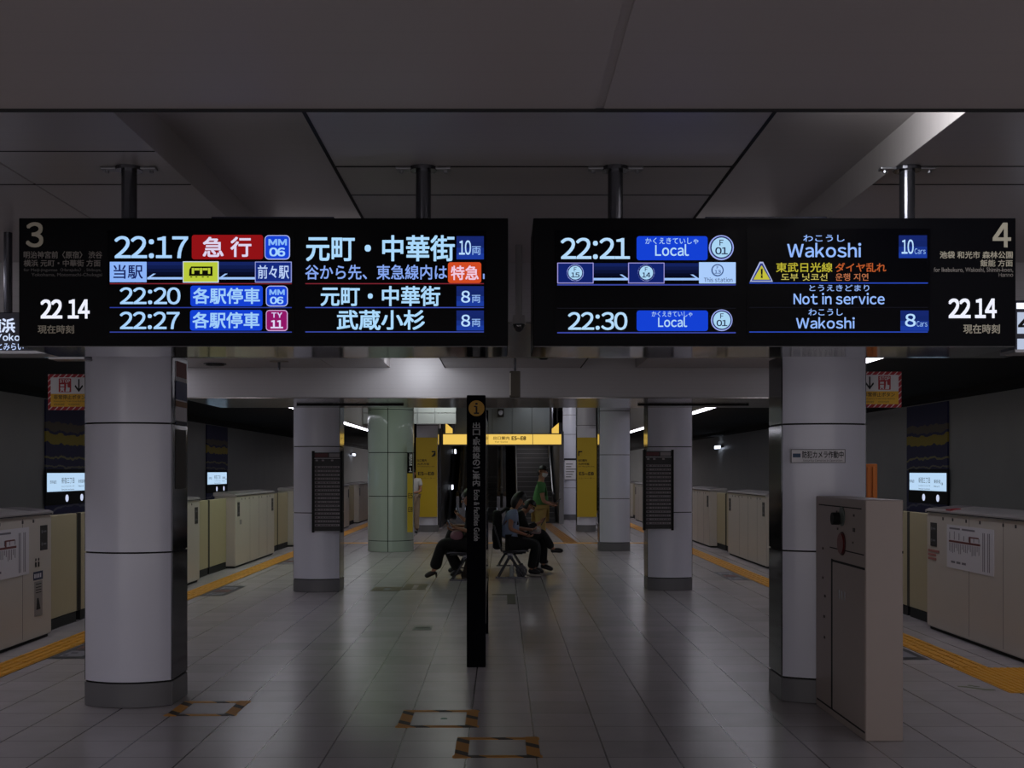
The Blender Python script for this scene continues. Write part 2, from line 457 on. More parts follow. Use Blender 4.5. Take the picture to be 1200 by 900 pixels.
# header walls above the stairs and beside them
hd = MB()
x = -1.72
for k in range(5):
    hd.box(x + .006, x + .682, 40.5, 40.6, 2.90, Z_H); x += .688
struct('wall_header_centre', hd, mat('header_grey', '#5d6468', .35, .2))
hl = MB()
for x0, x1 in ((-3.6, -3.05), (-3.04, -2.20), (-2.19, -1.74), (-1.73, -1.2)):
    hl.box(x0, x1, 30.2, 30.3, 2.85, 3.12).box(x0, x1, 30.2, 30.3, 3.135, Z_H)
struct('wall_header_left', hl, mat('header_white', '#b4b9b8', .35))
struct('wall_header_outer', MB().box(-4.55, -3.67, 31, 31.1, 2.82, 3.3), mat('header_white', '#b4b9b8', .35))
struct('trim_slot_left', MB().box(-2.5, -1.2, 14.2, 14.23, Z_S - .03, Z_S - .008), M_JOINT)
struct('trim_slot_right', MB().box(1.65, 3.0, 14.2, 14.23, Z_S - .03, Z_S - .008), M_JOINT)

# columns -----------------------------------------------------------------
def column_outline(x0, x1, y0, y1, bulge, n=14):
    pts = []
    for k in range(n + 1):
        t = k / n; pts.append((x0 + (x1 - x0) * t, y0 - bulge * (1 - (2 * t - 1) ** 2)))
    for k in range(n + 1):
        t = k / n; pts.append((x1 - (x1 - x0) * t, y1 + bulge * (1 - (2 * t - 1) ** 2)))
    return pts
def inset(pts, d):
    cx = sum(p[0] for p in pts) / len(pts); cy = sum(p[1] for p in pts) / len(pts)
    hx = max(abs(p[0] - cx) for p in pts); hy = max(abs(p[1] - cy) for p in pts)
    return [(cx + (p[0] - cx) * (1 - d / hx), cy + (p[1] - cy) * (1 - d / hy)) for p in pts]
LEVELS = ((0.004, .165), (.178, 1.058), (1.070, 1.950), (1.962, 2.842), (2.854, 3.49), (3.502, 4.09))
def lens_column(x0, x1, y0, y1, ztop, label, face=M_WHITE, sides=M_MIRROR):
    root = empty('pillar', ((x0 + x1) / 2, (y0 + y1) / 2, 0), label, 'pillar', 'pillars along the platform', 'structure')
    out = column_outline(x0, x1, y0, y1, .11)
    MB().prism(inset(out, .012), 0, ztop, 'z').build('core', M_JOINT, root)
    for k, (a, b) in enumerate(LEVELS):
        if a > ztop - .05: break
        b = min(b, ztop)
        n = len(out) // 2
        for half, nm in ((out[:n], 'front_panel'), (out[n:], 'back_panel')):
            h = [(p[0] + (.008 if p[0] == x0 else -.008 if p[0] == x1 else 0), p[1]) for p in half]
            inner = [(p[0], p[1] + (.05 if nm == 'front_panel' else -.05)) for p in reversed(h)]
            MB().prism(h + inner, a, b, 'z').build('plinth' if k == 0 else nm, M_PLINTH if k == 0 else face, root, smooth='auto')
        for xa, xb in ((x0, x0 + .02), (x1 - .02, x1)):
            MB().box(xa, xb, y0 + .008, y1 - .008, a, b).build('plinth' if k == 0 else 'side_panel', M_PLINTH if k == 0 else sides, root)
    return root
def zt(y): return Z_S - .008 if y < 15.05 else Z_H
lens_column(-2.90, -2.29, 8.10, 8.50, zt(8.1), 'large white pillar behind the board with the number 3')
lens_column(1.975, 2.575, 8.25, 8.65, zt(8.1), 'large white pillar with the beige control cabinet against it')
lens_column(-2.82, -2.19, 15.75, 16.17, Z_H, 'white pillar with timetable board on the left track side')
lens_column(1.985, 2.60, 15.95, 16.37, Z_H, 'white pillar with timetable board on the right track side')
lens_column(1.98, 2.61, 23.8, 24.22, Z_H, 'plain white pillar with a mirrored flank, beyond the timetable pillar')
lens_column(-2.30, -1.72, 31.3, 31.72, Z_H, 'pillar carrying a yellow exit poster, behind the round column')
lens_column(2.0, 2.52, 31.3, 31.72, Z_H, 'pillar carrying a yellow exit poster, beside the plain white pillar')
lens_column(2.02, 2.60, 39.0, 39.42, Z_H, 'farthest white pillar with small notices by the stairs')
lens_column(-2.42, -2.03, 38.9, 39.32, Z_H, 'narrow far white pillar next to the dark escalator')
# round column
rc = empty('pillar', (-2.276, 23.87, 0), 'round column of curved pale panels tinted by green light', 'pillar', None, 'structure')
def arc_panel(cx, cy, r, a0, a1, z0, z1, t=.03, n=16):
    o = [(cx + r * math.cos(R(a0 + (a1 - a0) * k / n)), cy + r * math.sin(R(a0 + (a1 - a0) * k / n))) for k in range(n + 1)]
    i = [(cx + (r - t) * math.cos(R(a0 + (a1 - a0) * k / n)), cy + (r - t) * math.sin(R(a0 + (a1 - a0) * k / n))) for k in range(n + 1)]
    return MB().prism(o + list(reversed(i)), z0, z1, 'z')
MB().cyl((-2.276, 23.87, 0), (-2.276, 23.87, Z_H), .455, 40).build('core', M_JOINT, rc)
for k, (a, b) in enumerate(((.004, .215), (.228, 1.11), (1.125, 1.99), (2.005, 2.86), (2.872, 3.49), (3.502, 4.09))):
    for q in range(4):
        arc_panel(-2.276, 23.87, .47, q * 90 + .9 - 92, q * 90 + 89.1 - 92, a, b).build('plinth' if k == 0 else 'curved_panel', mat('green_lit_enamel', '#a9b5ad', .2, coat=.4), rc, smooth='auto')  # green of the bay's light is put into the panel colour
bb = MB()
wp = empty('wayfinding_strip', (-1.80, 23.36, .4), 'narrow black and yellow wayfinding strip fixed to the round column', 'sign')
MB().box(-1.905, -1.795, 23.42, 23.45, .40, 2.2).build('backing', M_POSTER_YEL, wp)
MB().box(-1.905, -1.795, 23.412, 23.42, 1.58, 2.0).build('black_panel', M_BLACK, wp)
MB().box(-1.905, -1.795, 23.412, 23.42, 2.0, 2.2).build('grey_panel', mat('strip_grey', '#8b9490', .5), wp)
fw = Face(23.412)
fw.text('化粧室', 479.5, 531, 483, 546, M_PAPER, wp); fw.text('1', 479, 548, 483, 553, M_PAPER, wp)
fw2 = Face(23.42)
fw2.text('E5', 478.5, 578, 483.5, 584, M_INK, wp); fw2.text('E8', 478.5, 594, 483.5, 600, M_INK, wp)

# ------------------------------------------------------------------ departure boards
YB = 4.36
bf = Face(YB)
C_TIME, C_BLUE, C_PALE, C_NAVY = '#a9d2fb', '#1440d2', '#98bef8', '#122a72'
def board(x0, x1, poles, side_x, screens, label):
    a, b = bf.pt(x0, 405.5), bf.pt(x1, 255.5)
    root = empty('departure_board', ((a.x + b.x) / 2, YB + .13, a.z), label, 'departure board', 'departure boards hanging over the platform')
    MB().box(a.x, b.x, YB, YB + .39, a.z, b.z, .003).build('housing', M_BLACK, root)
    MB().box(a.x + .004, b.x - .004, YB + .006, YB + .386, a.z - .002, a.z + .004).build('underside', mat('polished_underside', '#77777a', .07, .95), root)
    s0, s1 = side_x
    p, q = bf.pt(s0, 0), bf.pt(s1, 0)
    MB().box(p.x, q.x, YB + .03, YB + .36, b.z - .004, b.z + .012, .003).build('top_cover', mat('cover_navy', '#0a0f2a', .3), root)
    sm = MB()
    for px in (x0 + 32, x0 + 38, x0 + 44, x1 - 44, x1 - 38, x1 - 32):
        c = bf.pt(px, 255.5); sm.cyl((c.x, YB + .05, b.z - .002), (c.x, YB + .05, b.z + .008), .006, 10)
    sm.build('top_screws', M_BLACK, root)
    for px in poles:
        c = W(px, 195, 4.45)
        po = MB().cyl((c.x, YB + .10, b.z - .01), (c.x, YB + .10, Z_C), .029, 20).build('pole', M_POST, root, smooth=False)
        MB().cyl((c.x, YB + .10, Z_C - .014), (c.x, YB + .10, Z_C), .052, 20).build('pole_collar', M_POST, po)
        br = MB()
        for s in (-1, 1):
            br.box(c.x + s * .075 - .03, c.x + s * .075 + .03, YB + .08, YB + .12, Z_C - .012, Z_C - .001, .003)
            br.cyl((c.x + s * .085, YB + .10, Z_C - .022), (c.x + s * .085, YB + .10, Z_C - .01), .008, 8)
        br.build('bracket', M_STEEL, po)
    scr = []
    for (u0, v0, u1, v1) in screens:
        mb = MB(); bf.rect(mb, u0, v0, u1, v1, e=0.0005)
        scr.append(mb.build('display_screen', M_LCD, root))
    # unseen glowing panel added on the back to light the pillar fronts
    mb = MB().box(a.x + .45, b.x - .3, YB + .39, YB + .393, a.z + .09, b.z - .12)
    mb.build('rear_fill_panel', emit('#26344f', 1.0), root)
    return root, scr
def put(mb_fn, m, parent, name):
    mb = MB(); mb_fn(mb); return mb.build(name, m, parent)
def badge(parent, x0, y0, x1, y1, col, r=2.2, border=None, name='badge', e=.002):
    o = put(lambda mb: bf.rect(mb, x0, y0, x1, y1, e, r), emit(col), parent, name)
    if border:
        put(lambda mb: bf.rect(mb, x0 + 1, y0 + 1, x1 - 1, y1 - 1, e + .002, max(r - 1, .3)), emit(col), parent, name + '_face')
        o.data.materials[0] = emit(border)
    return o
def T(parent, s, x0, y0, x1, y1, col=C_TIME, name='screen_text', bold=.014, e=.006):
    return bf.text(s, x0, y0, x1, y1, emit(col), parent, name, e, bold)
def rule(parent, x0, x1, y, col, h=1.1):
    return put(lambda mb: bf.rect(mb, x0, y, x1, y + h), emit(col), parent, 'divider_line')
def arrow(parent, x0, x1, y, d):
    def f(mb):
        bf.rect(mb, x0, y, x1, y + 2.6, .003)
        if d < 0: bf.poly(mb, [(x0, y + 2.6), (x0 + 10, y - 4), (x0 + 7, y - 4), (x0, y + 1)][::-1], .0045)
        else: bf.poly(mb, [(x1, y + 2.6), (x1 - 10, y - 4), (x1 - 7, y - 4), (x1, y + 1)], .0045)
    put(f, emit('#9fc4fb'), parent, 'route_arrow')
# --- board for platform 3
B3, (s1, s2) = board(22, 595.5, (150.5, 496), (245, 390), ((126, 270, 345, 394), (355, 270, 570, 394)),
                     'wide black hanging departure board with the platform number 3')
P3 = lambda s, a, b, c, d, m, bold=.012: bf.text(s, a, b, c, d, m, B3, 'printed_lettering', .002, bold)
P3('3', 30.5, 260.5, 51, 290, M_PRINT, .02)
P3('明治神宮前〈原宿〉 渋谷', 28, 294.5, 120, 303, M_PRINT2); P3('横浜 元町・中華街 方面', 28, 304.5, 118, 312.5, M_PRINT2)
P3('for Meiji-jingumae〈Harajuku〉, Shibuya,', 28, 314, 119, 319, M_PRINT3); P3('Yokohama, Motomachi-Chukagai', 37, 320, 120, 325, M_PRINT3)
bf.text('22', 48, 351, 73.5, 373.5, emit('#eef0ff'), B3, 'clock_digits', .004, .03)
bf.text('14', 80, 351, 105.5, 373.5, emit('#eef0ff'), B3, 'clock_digits', .004, .03)
P3('現在時刻', 44.5, 381, 87, 391, M_PRINT)
T(s1, '22:17', 134.7, 277, 221, 303)
badge(s1, 225, 275.5, 308.5, 304, '#8f1216', 3); T(s1, '急', 238, 278, 262.5, 301.5, '#dcd3ee'); T(s1, '行', 270.5, 278, 295, 301.5, '#dcd3ee')
badge(s1, 310.3, 275.8, 340, 304.3, C_BLUE, 5, '#aeb9f2', 'station_badge'); T(s1, 'MM', 315, 280.5, 336.5, 288, '#86b8f8', bold=.04); T(s1, '06', 316, 290.5, 334.5, 300.8, '#a6d2ff', bold=.03)
badge(s1, 129, 307, 172, 330.8, '#8ab2f7', .4); T(s1, '当駅', 133.5, 310.5, 168, 327, '#17225e', bold=.01)
for q0, q1 in ((172.5, 214), (256.5, 299)):
    for k in range(4):
        badge(s1, q0, 307 + k * 4, q1, 311 + k * 4, ('#14235e', '#101c4c', '#0c153a', '#080d26')[k], .2, name='route_panel', e=.0012)
    arrow(s1, q0 + .5, q1, 325, -1)
badge(s1, 214.5, 306.5, 256.5, 331.3, '#b9c93c', .4, '#cfdcf0', 'train_marker')
def train(mb):
    bf.poly(mb, [(222, 323.6), (249.5, 323.6), (249.5, 312.6), (224.6, 312.6), (222.4, 316)], .005)
    for x in (224.5, 230.5, 244, 238): bf.rect(mb, x - 1, 324.4, x + 1.2, 325.4, .005)
put(train, emit('#0c0c06'), s1, 'train_symbol')
def trainw(mb):
    for x in (225.5, 235, 244.5): bf.rect(mb, x, 314.6, x + 2.6, 321.3, .0075)
    for x in (228.6, 238.2): bf.rect(mb, x, 314.8, x + 5.8, 317.2, .0075)
put(trainw, emit('#b9c93c'), s1, 'train_windows')
badge(s1, 299, 306.8, 342, 331.2, '#15297c', .4, '#8f98d8', 'stop_marker'); T(s1, '前々駅', 302.5, 311, 339, 327, '#bcd2fb', bold=.008)
rule(s1, 129, 342, 332, '#7a2430')
T(s1, '22:20', 141, 337, 212, 357); badge(s1, 223.5, 335, 308, 359, C_BLUE, 3); T(s1, '各駅停車', 226.5, 337.5, 305, 356.5, '#9fcdfa')
badge(s1, 311.8, 335, 337.5, 359.3, C_BLUE, 5, '#aeb9f2', 'station_badge'); T(s1, 'MM', 316, 339.5, 334, 346, '#86b8f8', bold=.04); T(s1, '06', 316.8, 348, 332.5, 356.5, '#a6d2ff', bold=.03)
rule(s1, 129, 342, 360, '#2b3a92')
T(s1, '22:27', 141, 365.5, 211, 386); badge(s1, 223, 363.5, 307.5, 387.5, C_BLUE, 3); T(s1, '各駅停車', 226, 366, 304.5, 385, '#9fcdfa')
badge(s1, 311.8, 363.5, 337.3, 388, '#8f1664', 4, '#d0a6d8', 'station_badge'); T(s1, 'TY', 318.5, 366.5, 331, 372.5, '#d9cdf6', bold=.03); T(s1, '11', 317.5, 375.5, 332, 385, '#e0d8fa', bold=.04)
rule(s1, 129, 342, 388.7, '#34429c')
T(s2, '元町・中華街', 359, 276, 533, 306.5, '#abd8fb')
def cars(parent, x0, y0, x1, y1, n, nx0, nx1, ny0, ny1, unit, ux0, ux1, uy0, uy1):
    for k in range(4):
        badge(parent, x0, y0 + (y1 - y0) * k / 4, x1, y0 + (y1 - y0) * (k + 1) / 4, ('#16266a', '#142566', '#183184', '#1c3a9a')[k], .2, name='car_count_panel')
    T(parent, n, nx0, ny0, nx1, ny1, '#b7dbff', 'car_count'); T(parent, unit, ux0, uy0, ux1, uy1, '#8fb4ee', 'car_count', .008)
cars(s2, 535, 277, 567, 304, '10', 538, 552, 282, 299, '両', 553, 563.5, 289, 299)
T(s2, '谷から先、東急線内は', 358, 310.5, 524, 328, '#86a6f0', bold=.008)
badge(s2, 525, 307.5, 564, 331.8, '#cf4a22', 3); T(s2, '特急', 528.5, 311.5, 561, 328.5, '#f0c9e0')
put(lambda mb: bf.poly(mb, [(566, 327), (567.8, 327), (567.8, 321), (566, 321)], .002), emit('#86a6f0'), s2, 'screen_text')
rule(s2, 358, 567, 332, '#7a2430')
T(s2, '元町・中華街', 376, 335.5, 516, 359, '#abd8fb')
cars(s2, 535, 335.5, 567, 359, '8', 540.5, 551, 341, 355, '両', 553, 563, 346, 355)
rule(s2, 358, 567, 360, '#3b4cac')
T(s2, '武蔵小杉', 395, 363.5, 498, 387, '#abd8fb')
cars(s2, 535, 364, 567, 387.5, '8', 540.5, 551, 369, 383, '両', 553, 563, 374, 383)
rule(s2, 358, 567, 388.5, '#3b4cac')
# --- board for platform 4
B4, (s3, s4) = board(625, 1190.5, (721.5, 1064), (828, 972), ((650, 270, 865, 394), (875, 268, 1090, 394)),
                     'wide black hanging departure board with the platform number 4')
P4 = lambda s, a, b, c, d, m, bold=.012: bf.text(s, a, b, c, d, m, B4, 'printed_lettering', .002, bold)
P4('4', 1163, 261, 1184.5, 290, M_PRINT, .02)
P4('池袋 和光市 森林公園', 1101, 294.5, 1186.5, 303, M_PRINT); P4('飯能 方面', 1148.5, 304.5, 1186.5, 312.5, M_PRINT)
P4('for Ikebukuro, Wakoshi, Shimin-koen,', 1094, 313.5, 1187, 319.5, M_PRINT2); P4('Hanno', 1170, 320, 1187, 324.5, M_PRINT2)
bf.text('22', 1111, 350, 1137, 373, emit('#eef0ff'), B4, 'clock_digits', .004, .03)
bf.text('14', 1142, 350, 1167.5, 373, emit('#eef0ff'), B4, 'clock_digits', .004, .03)
P4('現在時刻', 1128.5, 380, 1171.5, 391, M_PRINT)
def stop_disc(parent, cx, cy, r, num, disc='#a9d4f2', ink='#10163e', edge='#9aa8e8'):
    put(lambda mb: bf.disc(mb, cx, cy, r, .004), emit(edge), parent, 'station_ring')
    put(lambda mb: bf.ring(mb, cx, cy, r * .80, r * .90, .007), emit('#141d58'), parent, 'station_ring')
    put(lambda mb: bf.disc(mb, cx, cy, r * .80, .006), emit(disc), parent, 'station_disc')
    T(parent, 'F', cx - r * .16, cy - r * .62, cx + r * .16, cy - r * .16, ink, 'station_code', .012, .0085)
    T(parent, num, cx - r * .5, cy - r * .02, cx + r * .5, cy + r * .56, ink, 'station_code', .02, .0085)
T(s3, '22:21', 657, 279, 738, 304, '#b4d9f8')
badge(s3, 746, 277, 829, 305, C_BLUE, 3); T(s3, 'かくえきていしゃ', 756, 279, 818, 286.5, '#a8ccf6', bold=.006); T(s3, 'Local', 767.5, 286.5, 807, 300.3, '#b4d9f8')
stop_disc(s3, 845, 290.5, 14.6, '01')
for q in (695.5, 778.5):
    for k in range(4):
        badge(s3, q, 308.5 + k * 4, q + 41, 312.5 + k * 4, ('#13215c', '#101a48', '#0b1234', '#070b22')[k], .2, name='route_panel', e=.0012)
badge(s3, 653, 308, 695.5, 332.3, '#12226a', .4, '#9a94d8', 'stop_marker'); stop_disc(s3, 674, 320, 10, '15')
arrow(s3, 695.5, 736, 326, 1)
badge(s3, 736, 308, 778.5, 332.3, '#12226a', .4, '#9a94d8', 'stop_marker'); stop_disc(s3, 757, 320, 10, '14')
arrow(s3, 778.5, 819, 326, 1)
badge(s3, 819, 307.5, 862, 332.3, '#a9cbfa', .4, name='stop_marker'); stop_disc(s3, 840.5, 317, 7.4, '13', '#a9cbfa', '#33508a', '#6a8cc0')
T(s3, 'This station', 824.5, 325.5, 858, 330.8, '#22305e', bold=.006)
rule(s3, 653, 862, 333.2, '#3a46a0', 1.4); rule(s3, 653, 862, 361, '#15151c', .8)
T(s3, '22:30', 665.5, 366, 735, 387, '#b4d9f8')
badge(s3, 746, 364, 829.5, 388, C_BLUE, 3); T(s3, 'かくえきていしゃ', 763.5, 365, 811, 371.5, '#a8ccf6', bold=.006); T(s3, 'Local', 771, 371.5, 805, 383.5, '#b4d9f8')
stop_disc(s3, 845.5, 375.5, 12.6, '01')
rule(s3, 653, 862, 389.3, '#3a46a0', 1.4)
C_W = '#93b8fb'
T(s4, 'わこうし', 941, 275.5, 989, 283.5, C_W, bold=.006); T(s4, 'Wakoshi', 922, 285, 1008.5, 302, C_W)
cars(s4, 1053, 276, 1086, 302.5, '10', 1056, 1070, 281, 298, 'Cars', 1071, 1084, 291.5, 298)
put(lambda mb: bf.poly(mb, [(878.5, 330.3), (905.5, 330.3), (894, 307), (890, 307)], .002), emit('#aab4dc'), s4, 'warning_triangle')
put(lambda mb: bf.poly(mb, [(880.5, 329), (903.5, 329), (893.2, 309), (890.8, 309)], .004), emit('#1a2a86'), s4, 'warning_triangle')
put(lambda mb: bf.poly(mb, [(882.3, 328), (901.7, 328), (892, 311)], .006), emit('#c3bd3c'), s4, 'warning_triangle')
T(s4, '!', 890.9, 315, 893.2, 326.5, '#141418', bold=.05, e=.009)
T(s4, '東武日光線', 909, 308, 975, 319.3, '#b7ae36', bold=.008); T(s4, 'ダイヤ乱れ', 978.5, 308.3, 1038, 319, '#b4562c', bold=.01)
T(s4, '도부 닛코선', 915, 320.7, 969, 329.3, '#bfb45c', bold=.004); T(s4, '운행 지연', 978.5, 320.7, 1017, 329.3, '#b8704c', bold=.004)
rule(s4, 878, 1087, 331.3, '#2c4cc0')
T(s4, 'とうえきどまり', 948, 334, 1018, 341.5, '#8fb0f0', bold=.006); T(s4, 'Not in service', 929.5, 343.5, 1036, 357, C_W)
rule(s4, 878, 1087, 360, '#14141c', .8)
T(s4, 'わこうし', 947, 362, 987, 370, C_W, bold=.006); T(s4, 'Wakoshi', 932.5, 372, 1001, 385.3, C_W)
cars(s4, 1055, 364, 1088, 388, '8', 1060, 1072.5, 368, 383, 'Cars', 1073.5, 1086, 376.5, 383)
rule(s4, 878, 1087, 388.6, '#2c4cc0')

# hanging destination signs seen beyond the ends of the boards ---------------
def hang_sign(x0, x1, y0, y1, Y, label, lit, dep=.16):
    a, b = W(x0, y1, Y), W(x1, y0, Y)
    r = empty('direction_sign', ((a.x + b.x) / 2, Y + dep / 2, a.z), label, 'sign', None)
    MB().box(a.x, b.x, Y, Y + dep, a.z + .012, b.z, .004).build('housing', mat('sign_navy', '#0d1330', .35), r)
    MB().box(a.x, b.x + 0, Y - .006, Y + dep + .006, a.z, a.z + .014).build('bottom_trim', M_STEEL, r)
    for k in (.25, .75):
        x = a.x + (b.x - a.x) * k
        MB().cyl((x, Y + dep / 2, b.z - .005), (x, Y + dep / 2, Z_C), .02, 12).build('pole', M_POST, r)
    return r, Face(Y)
hs, f5 = hang_sign(-160, 55, 366, 414.5, 5.6, 'navy lit destination sign showing from behind the end marked 3', True)
f5.text('横浜', -14, 373, 18, 390, emit('#d5e2ff'), hs, 'lettering', .004, .02)
f5.text('Yokohama', -4, 391, 53, 399.5, emit('#cfe0ff'), hs, 'lettering', .004, .02)
f5.text('みなとみらい', -20, 402, 28, 410.5, emit('#b9cdf6'), hs, 'lettering', .004, .008)
hs2, f6 = hang_sign(1189, 1400, 352, 413, 5.6, 'lit white destination sign showing from behind the end marked 4', True)
put(lambda mb: f6.rect(mb, 1192, 366, 1390, 391, .001), emit('#c9d6f0', .8), hs2, 'lit_panel')
put(lambda mb: f6.rect(mb, 1192, 397, 1390, 410, .001), emit('#c9d6f0', .8), hs2, 'lit_panel')
put(lambda mb: f6.rect(mb, 1191, 355, 1240, 362, .001), emit('#f2f4ff', 1.2), hs2, 'lit_panel')
f6.text('4', 1192.5, 369, 1212, 389, M_INK, hs2, 'lettering', .004, .02)
def plain_sign(x0, x1, y0, y1, Y, label):
    a, b = W(x0, y1, Y), W(x1, y0, Y)
    r = empty('direction_sign', ((a.x + b.x) / 2, Y + .07, a.z), label, 'sign')
    MB().box(a.x, b.x, Y, Y + .14, a.z, b.z, .004).build('housing', mat('sign_navy', '#0d1330', .35), r)
    MB().box(a.x, b.x, Y - .004, Y + .144, a.z - .01, a.z + .004).build('bottom_trim', M_STEEL, r)
    x = (a.x + b.x) / 2
    MB().cyl((x, Y + .07, b.z - .005), (x, Y + .07, Z_C if Y < 6.4 else Z_S), .02, 12).build('pole', M_POST, r)
plain_sign(57, 99, 395, 419, 7.4, 'unlit dark sign between the navy destination sign and the pillar top')

# dome camera, hanging loudspeaker, ceiling fittings --------------------------
p = W(608, 380, 6.0)
zc = p.z
dc = empty('dome_camera', (p.x, 6.0, zc - .06), 'white dome security camera in the gap between the departure boards', 'camera')
M_CAMW = mat('camera_white', '#8d8a88', .4)
MB().cyl((p.x, 6.0, zc + .03), (p.x, 6.0, Z_C), .018, 16).build('stem', M_CAMW, dc)
MB().cyl((p.x, 6.0, zc + .0), (p.x, 6.0, zc + .045), .036, 24, .03).build('housing', M_CAMW, dc)
d = MB().sphere((p.x, 6.0, zc), (.031, .031, .042), 24, 12)
bmesh.ops.delete(d.bm, geom=[v for v in d.bm.verts if v.co.z > zc + .003], context='VERTS')
d.build('dome', mat('smoked_dome', '#0a0a0c', .1, coat=.6), dc, smooth=True)
p = W(603.5, 450, 11.0); a = W(603.5, 435, 11.0); b = W(603.5, 466, 11.0)
sp = empty('hanging_speaker', (p.x, 11.0, b.z), 'slim beige box hanging on a thin rod behind the boards', 'speaker')
MB().cyl((p.x, 11, a.z), (p.x, 11, Z_C), .012, 12).build('rod', M_POST, sp)
MB().box(p.x - .05, p.x + .05, 10.96, 11.04, b.z, a.z, .008).build('box', mat('speaker_beige', '#4d463b', .5), sp)
MB().box(p.x - .052, p.x - .04, 10.955, 10.97, b.z + .02, a.z - .02).build('edge_strip', mat('strip_white', '#c5c0b6', .4), sp)
for (px, py, r, kind, lab) in ((252, 426, .12, 'ceiling_speaker', 'round dark ceiling loudspeaker near the pillar on the left track side'),
                               (637, 419, .05, 'smoke_detector', 'small round detector on the middle ceiling panel')):
    Y = (Z_C - EYE) * F / (VY - py); q = W(px, py, Y)
    t = empty(kind, (q.x, Y, Z_C - .02), lab, kind.replace('_', ' '))
    MB().cyl((q.x, Y, Z_C - .012), (q.x, Y, Z_C), r, 28).build('rim', M_POST, t)
    MB().cyl((q.x, Y, Z_C - .02), (q.x, Y, Z_C - .011), r * .8, 28).build('grille', M_JOINT, t)
Y = (Z_C - EYE) * F / (VY - 423.5); q = W(327, 423.5, Y)
t = empty('sprinkler', (q.x, Y, Z_C - .09), 'small sprinkler head on the ceiling beyond the boards', 'sprinkler')
MB().cyl((q.x, Y, Z_C - .008), (q.x, Y, Z_C), .10, 24).build('flange', mat('sprinkler_plate', '#8a8378', .4), t)
MB().cyl((q.x, Y, Z_C - .09), (q.x, Y, Z_C - .007), .014, 12).build('nozzle', M_POST, t)

# platform-edge strip lamps ---------------------------------------------------
def strip_lamp(i, x, y):
    r = empty('strip_lamp', (x, y, 2.80), None, 'ceiling light', 'fluorescent strips over the platform edges')
    MB().box(x - .09, x + .09, y - 1.14, y + 1.14, 2.80, 2.83, .006).build('housing', M_GATETOP, r)
    MB().box(x - .07, x + .07, y - 1.10, y + 1.10, 2.782, 2.80, .006).build('diffuser', emit('#f4f2ff', LAMP), r)
    return r
for s in (-1, 1):
    for i in range(17):
        o = strip_lamp(i, s * 3.84, 3.2 + i * 2.45)
        o['label'] = 'white fluorescent strip in the line of lamps over the %s platform edge' % ('left' if s < 0 else 'right')
        o['group'] = 'strip lamps over platform %d edge' % (3 if s < 0 else 4)
for s, Y, z, lab in ((1, 42.7, 2.5, 'small glowing tunnel lamp on the right track wall'), (-1, 62, 2.5, 'small glowing tunnel lamp far down the left track wall')):
    r = empty('tunnel_lamp', (s * 7.93, Y, z - .1), lab, 'tunnel lamp')
    MB().box(min(s * 7.9, s * 8), max(s * 7.9, s * 8), Y - .5, Y + .5, z - .02, z + .06, .01).build('housing', M_POST, r)
    MB().box(min(s * 7.84, s * 7.9), max(s * 7.84, s * 7.9), Y - .45, Y + .45, z - .06, z + .05, .01).build('diffuser', emit('#dfeaff', 3.0), r)

# pylon guide board -----------------------------------------------------------
gb = empty('guide_board', (-.215, 10.7, 0), 'tall narrow black guide board with a yellow information disc on its edge', 'guide board')
MB().box(-.294, -.138, 9.67, 9.80, 0, 2.255, .006).build('end_post', M_NAVY, gb)
MB().box(-.27, -.150, 9.80, 11.66, .30, 2.20, .004).build('board_panel', M_NAVY, gb)
MB().box(-.150, -.141, 9.9, 11.6, .55, 2.1).build('map_glass', mat('map_glass', '#11121a', .08, coat=.5), gb)
MB().box(-.290, -.140, 11.66, 11.79, 0, 2.235, .006).build('end_post', M_NAVY, gb)
MB().cyl((-.139, 9.78, .35), (-.139, 9.78, 2.15), .004, 8).build('chrome_strip', M_STEEL, gb)
gf = Face(9.67)
put(lambda mb: gf.disc(mb, 558.4, 478.5, 9.3, .001), mat('guide_yellow', '#b5871a', .5), gb, 'information_disc')
gf.text('i', 556.9, 472, 559.9, 485, M_INK, gb, 'information_letter', .004, .008)
put(lambda mb: gf.rect(mb, 555.4, 483.4, 561.4, 485.2, .004), M_INK, gb, 'letter_serif')
put(lambda mb: gf.rect(mb, 555.4, 475.6, 558, 477, .004), M_INK, gb, 'letter_serif')
M_GTXT = mat('guide_lettering', '#9a9a9c', .6)
gtxt = '出口・駅施設のご案内'
yy = 495.0
for ch in gtxt:
    h = 8.0 if ch != '・' else 3.6
    if ch == '・': gf.text(ch, 557.3, yy + 1, 559.6, yy + 3.2, M_GTXT, gb, 'lettering', .003, .01)
    else: gf.text(ch, 554, yy, 562.5, yy + h - .9, M_GTXT, gb, 'lettering', .003, .016)
    yy += h
mb = MB(); mb.bm.free(); mb.bm = text_bm('Exits & Facilities Guide', .012)
a, b = gf.pt(555.3, 574), gf.pt(562, 634)
fit(mb.bm, lambda u, v: (a.x + v * (b.x - a.x), a.y - .003, a.z + u * (b.z - a.z)))
mb.build('lettering', M_GTXT, gb)

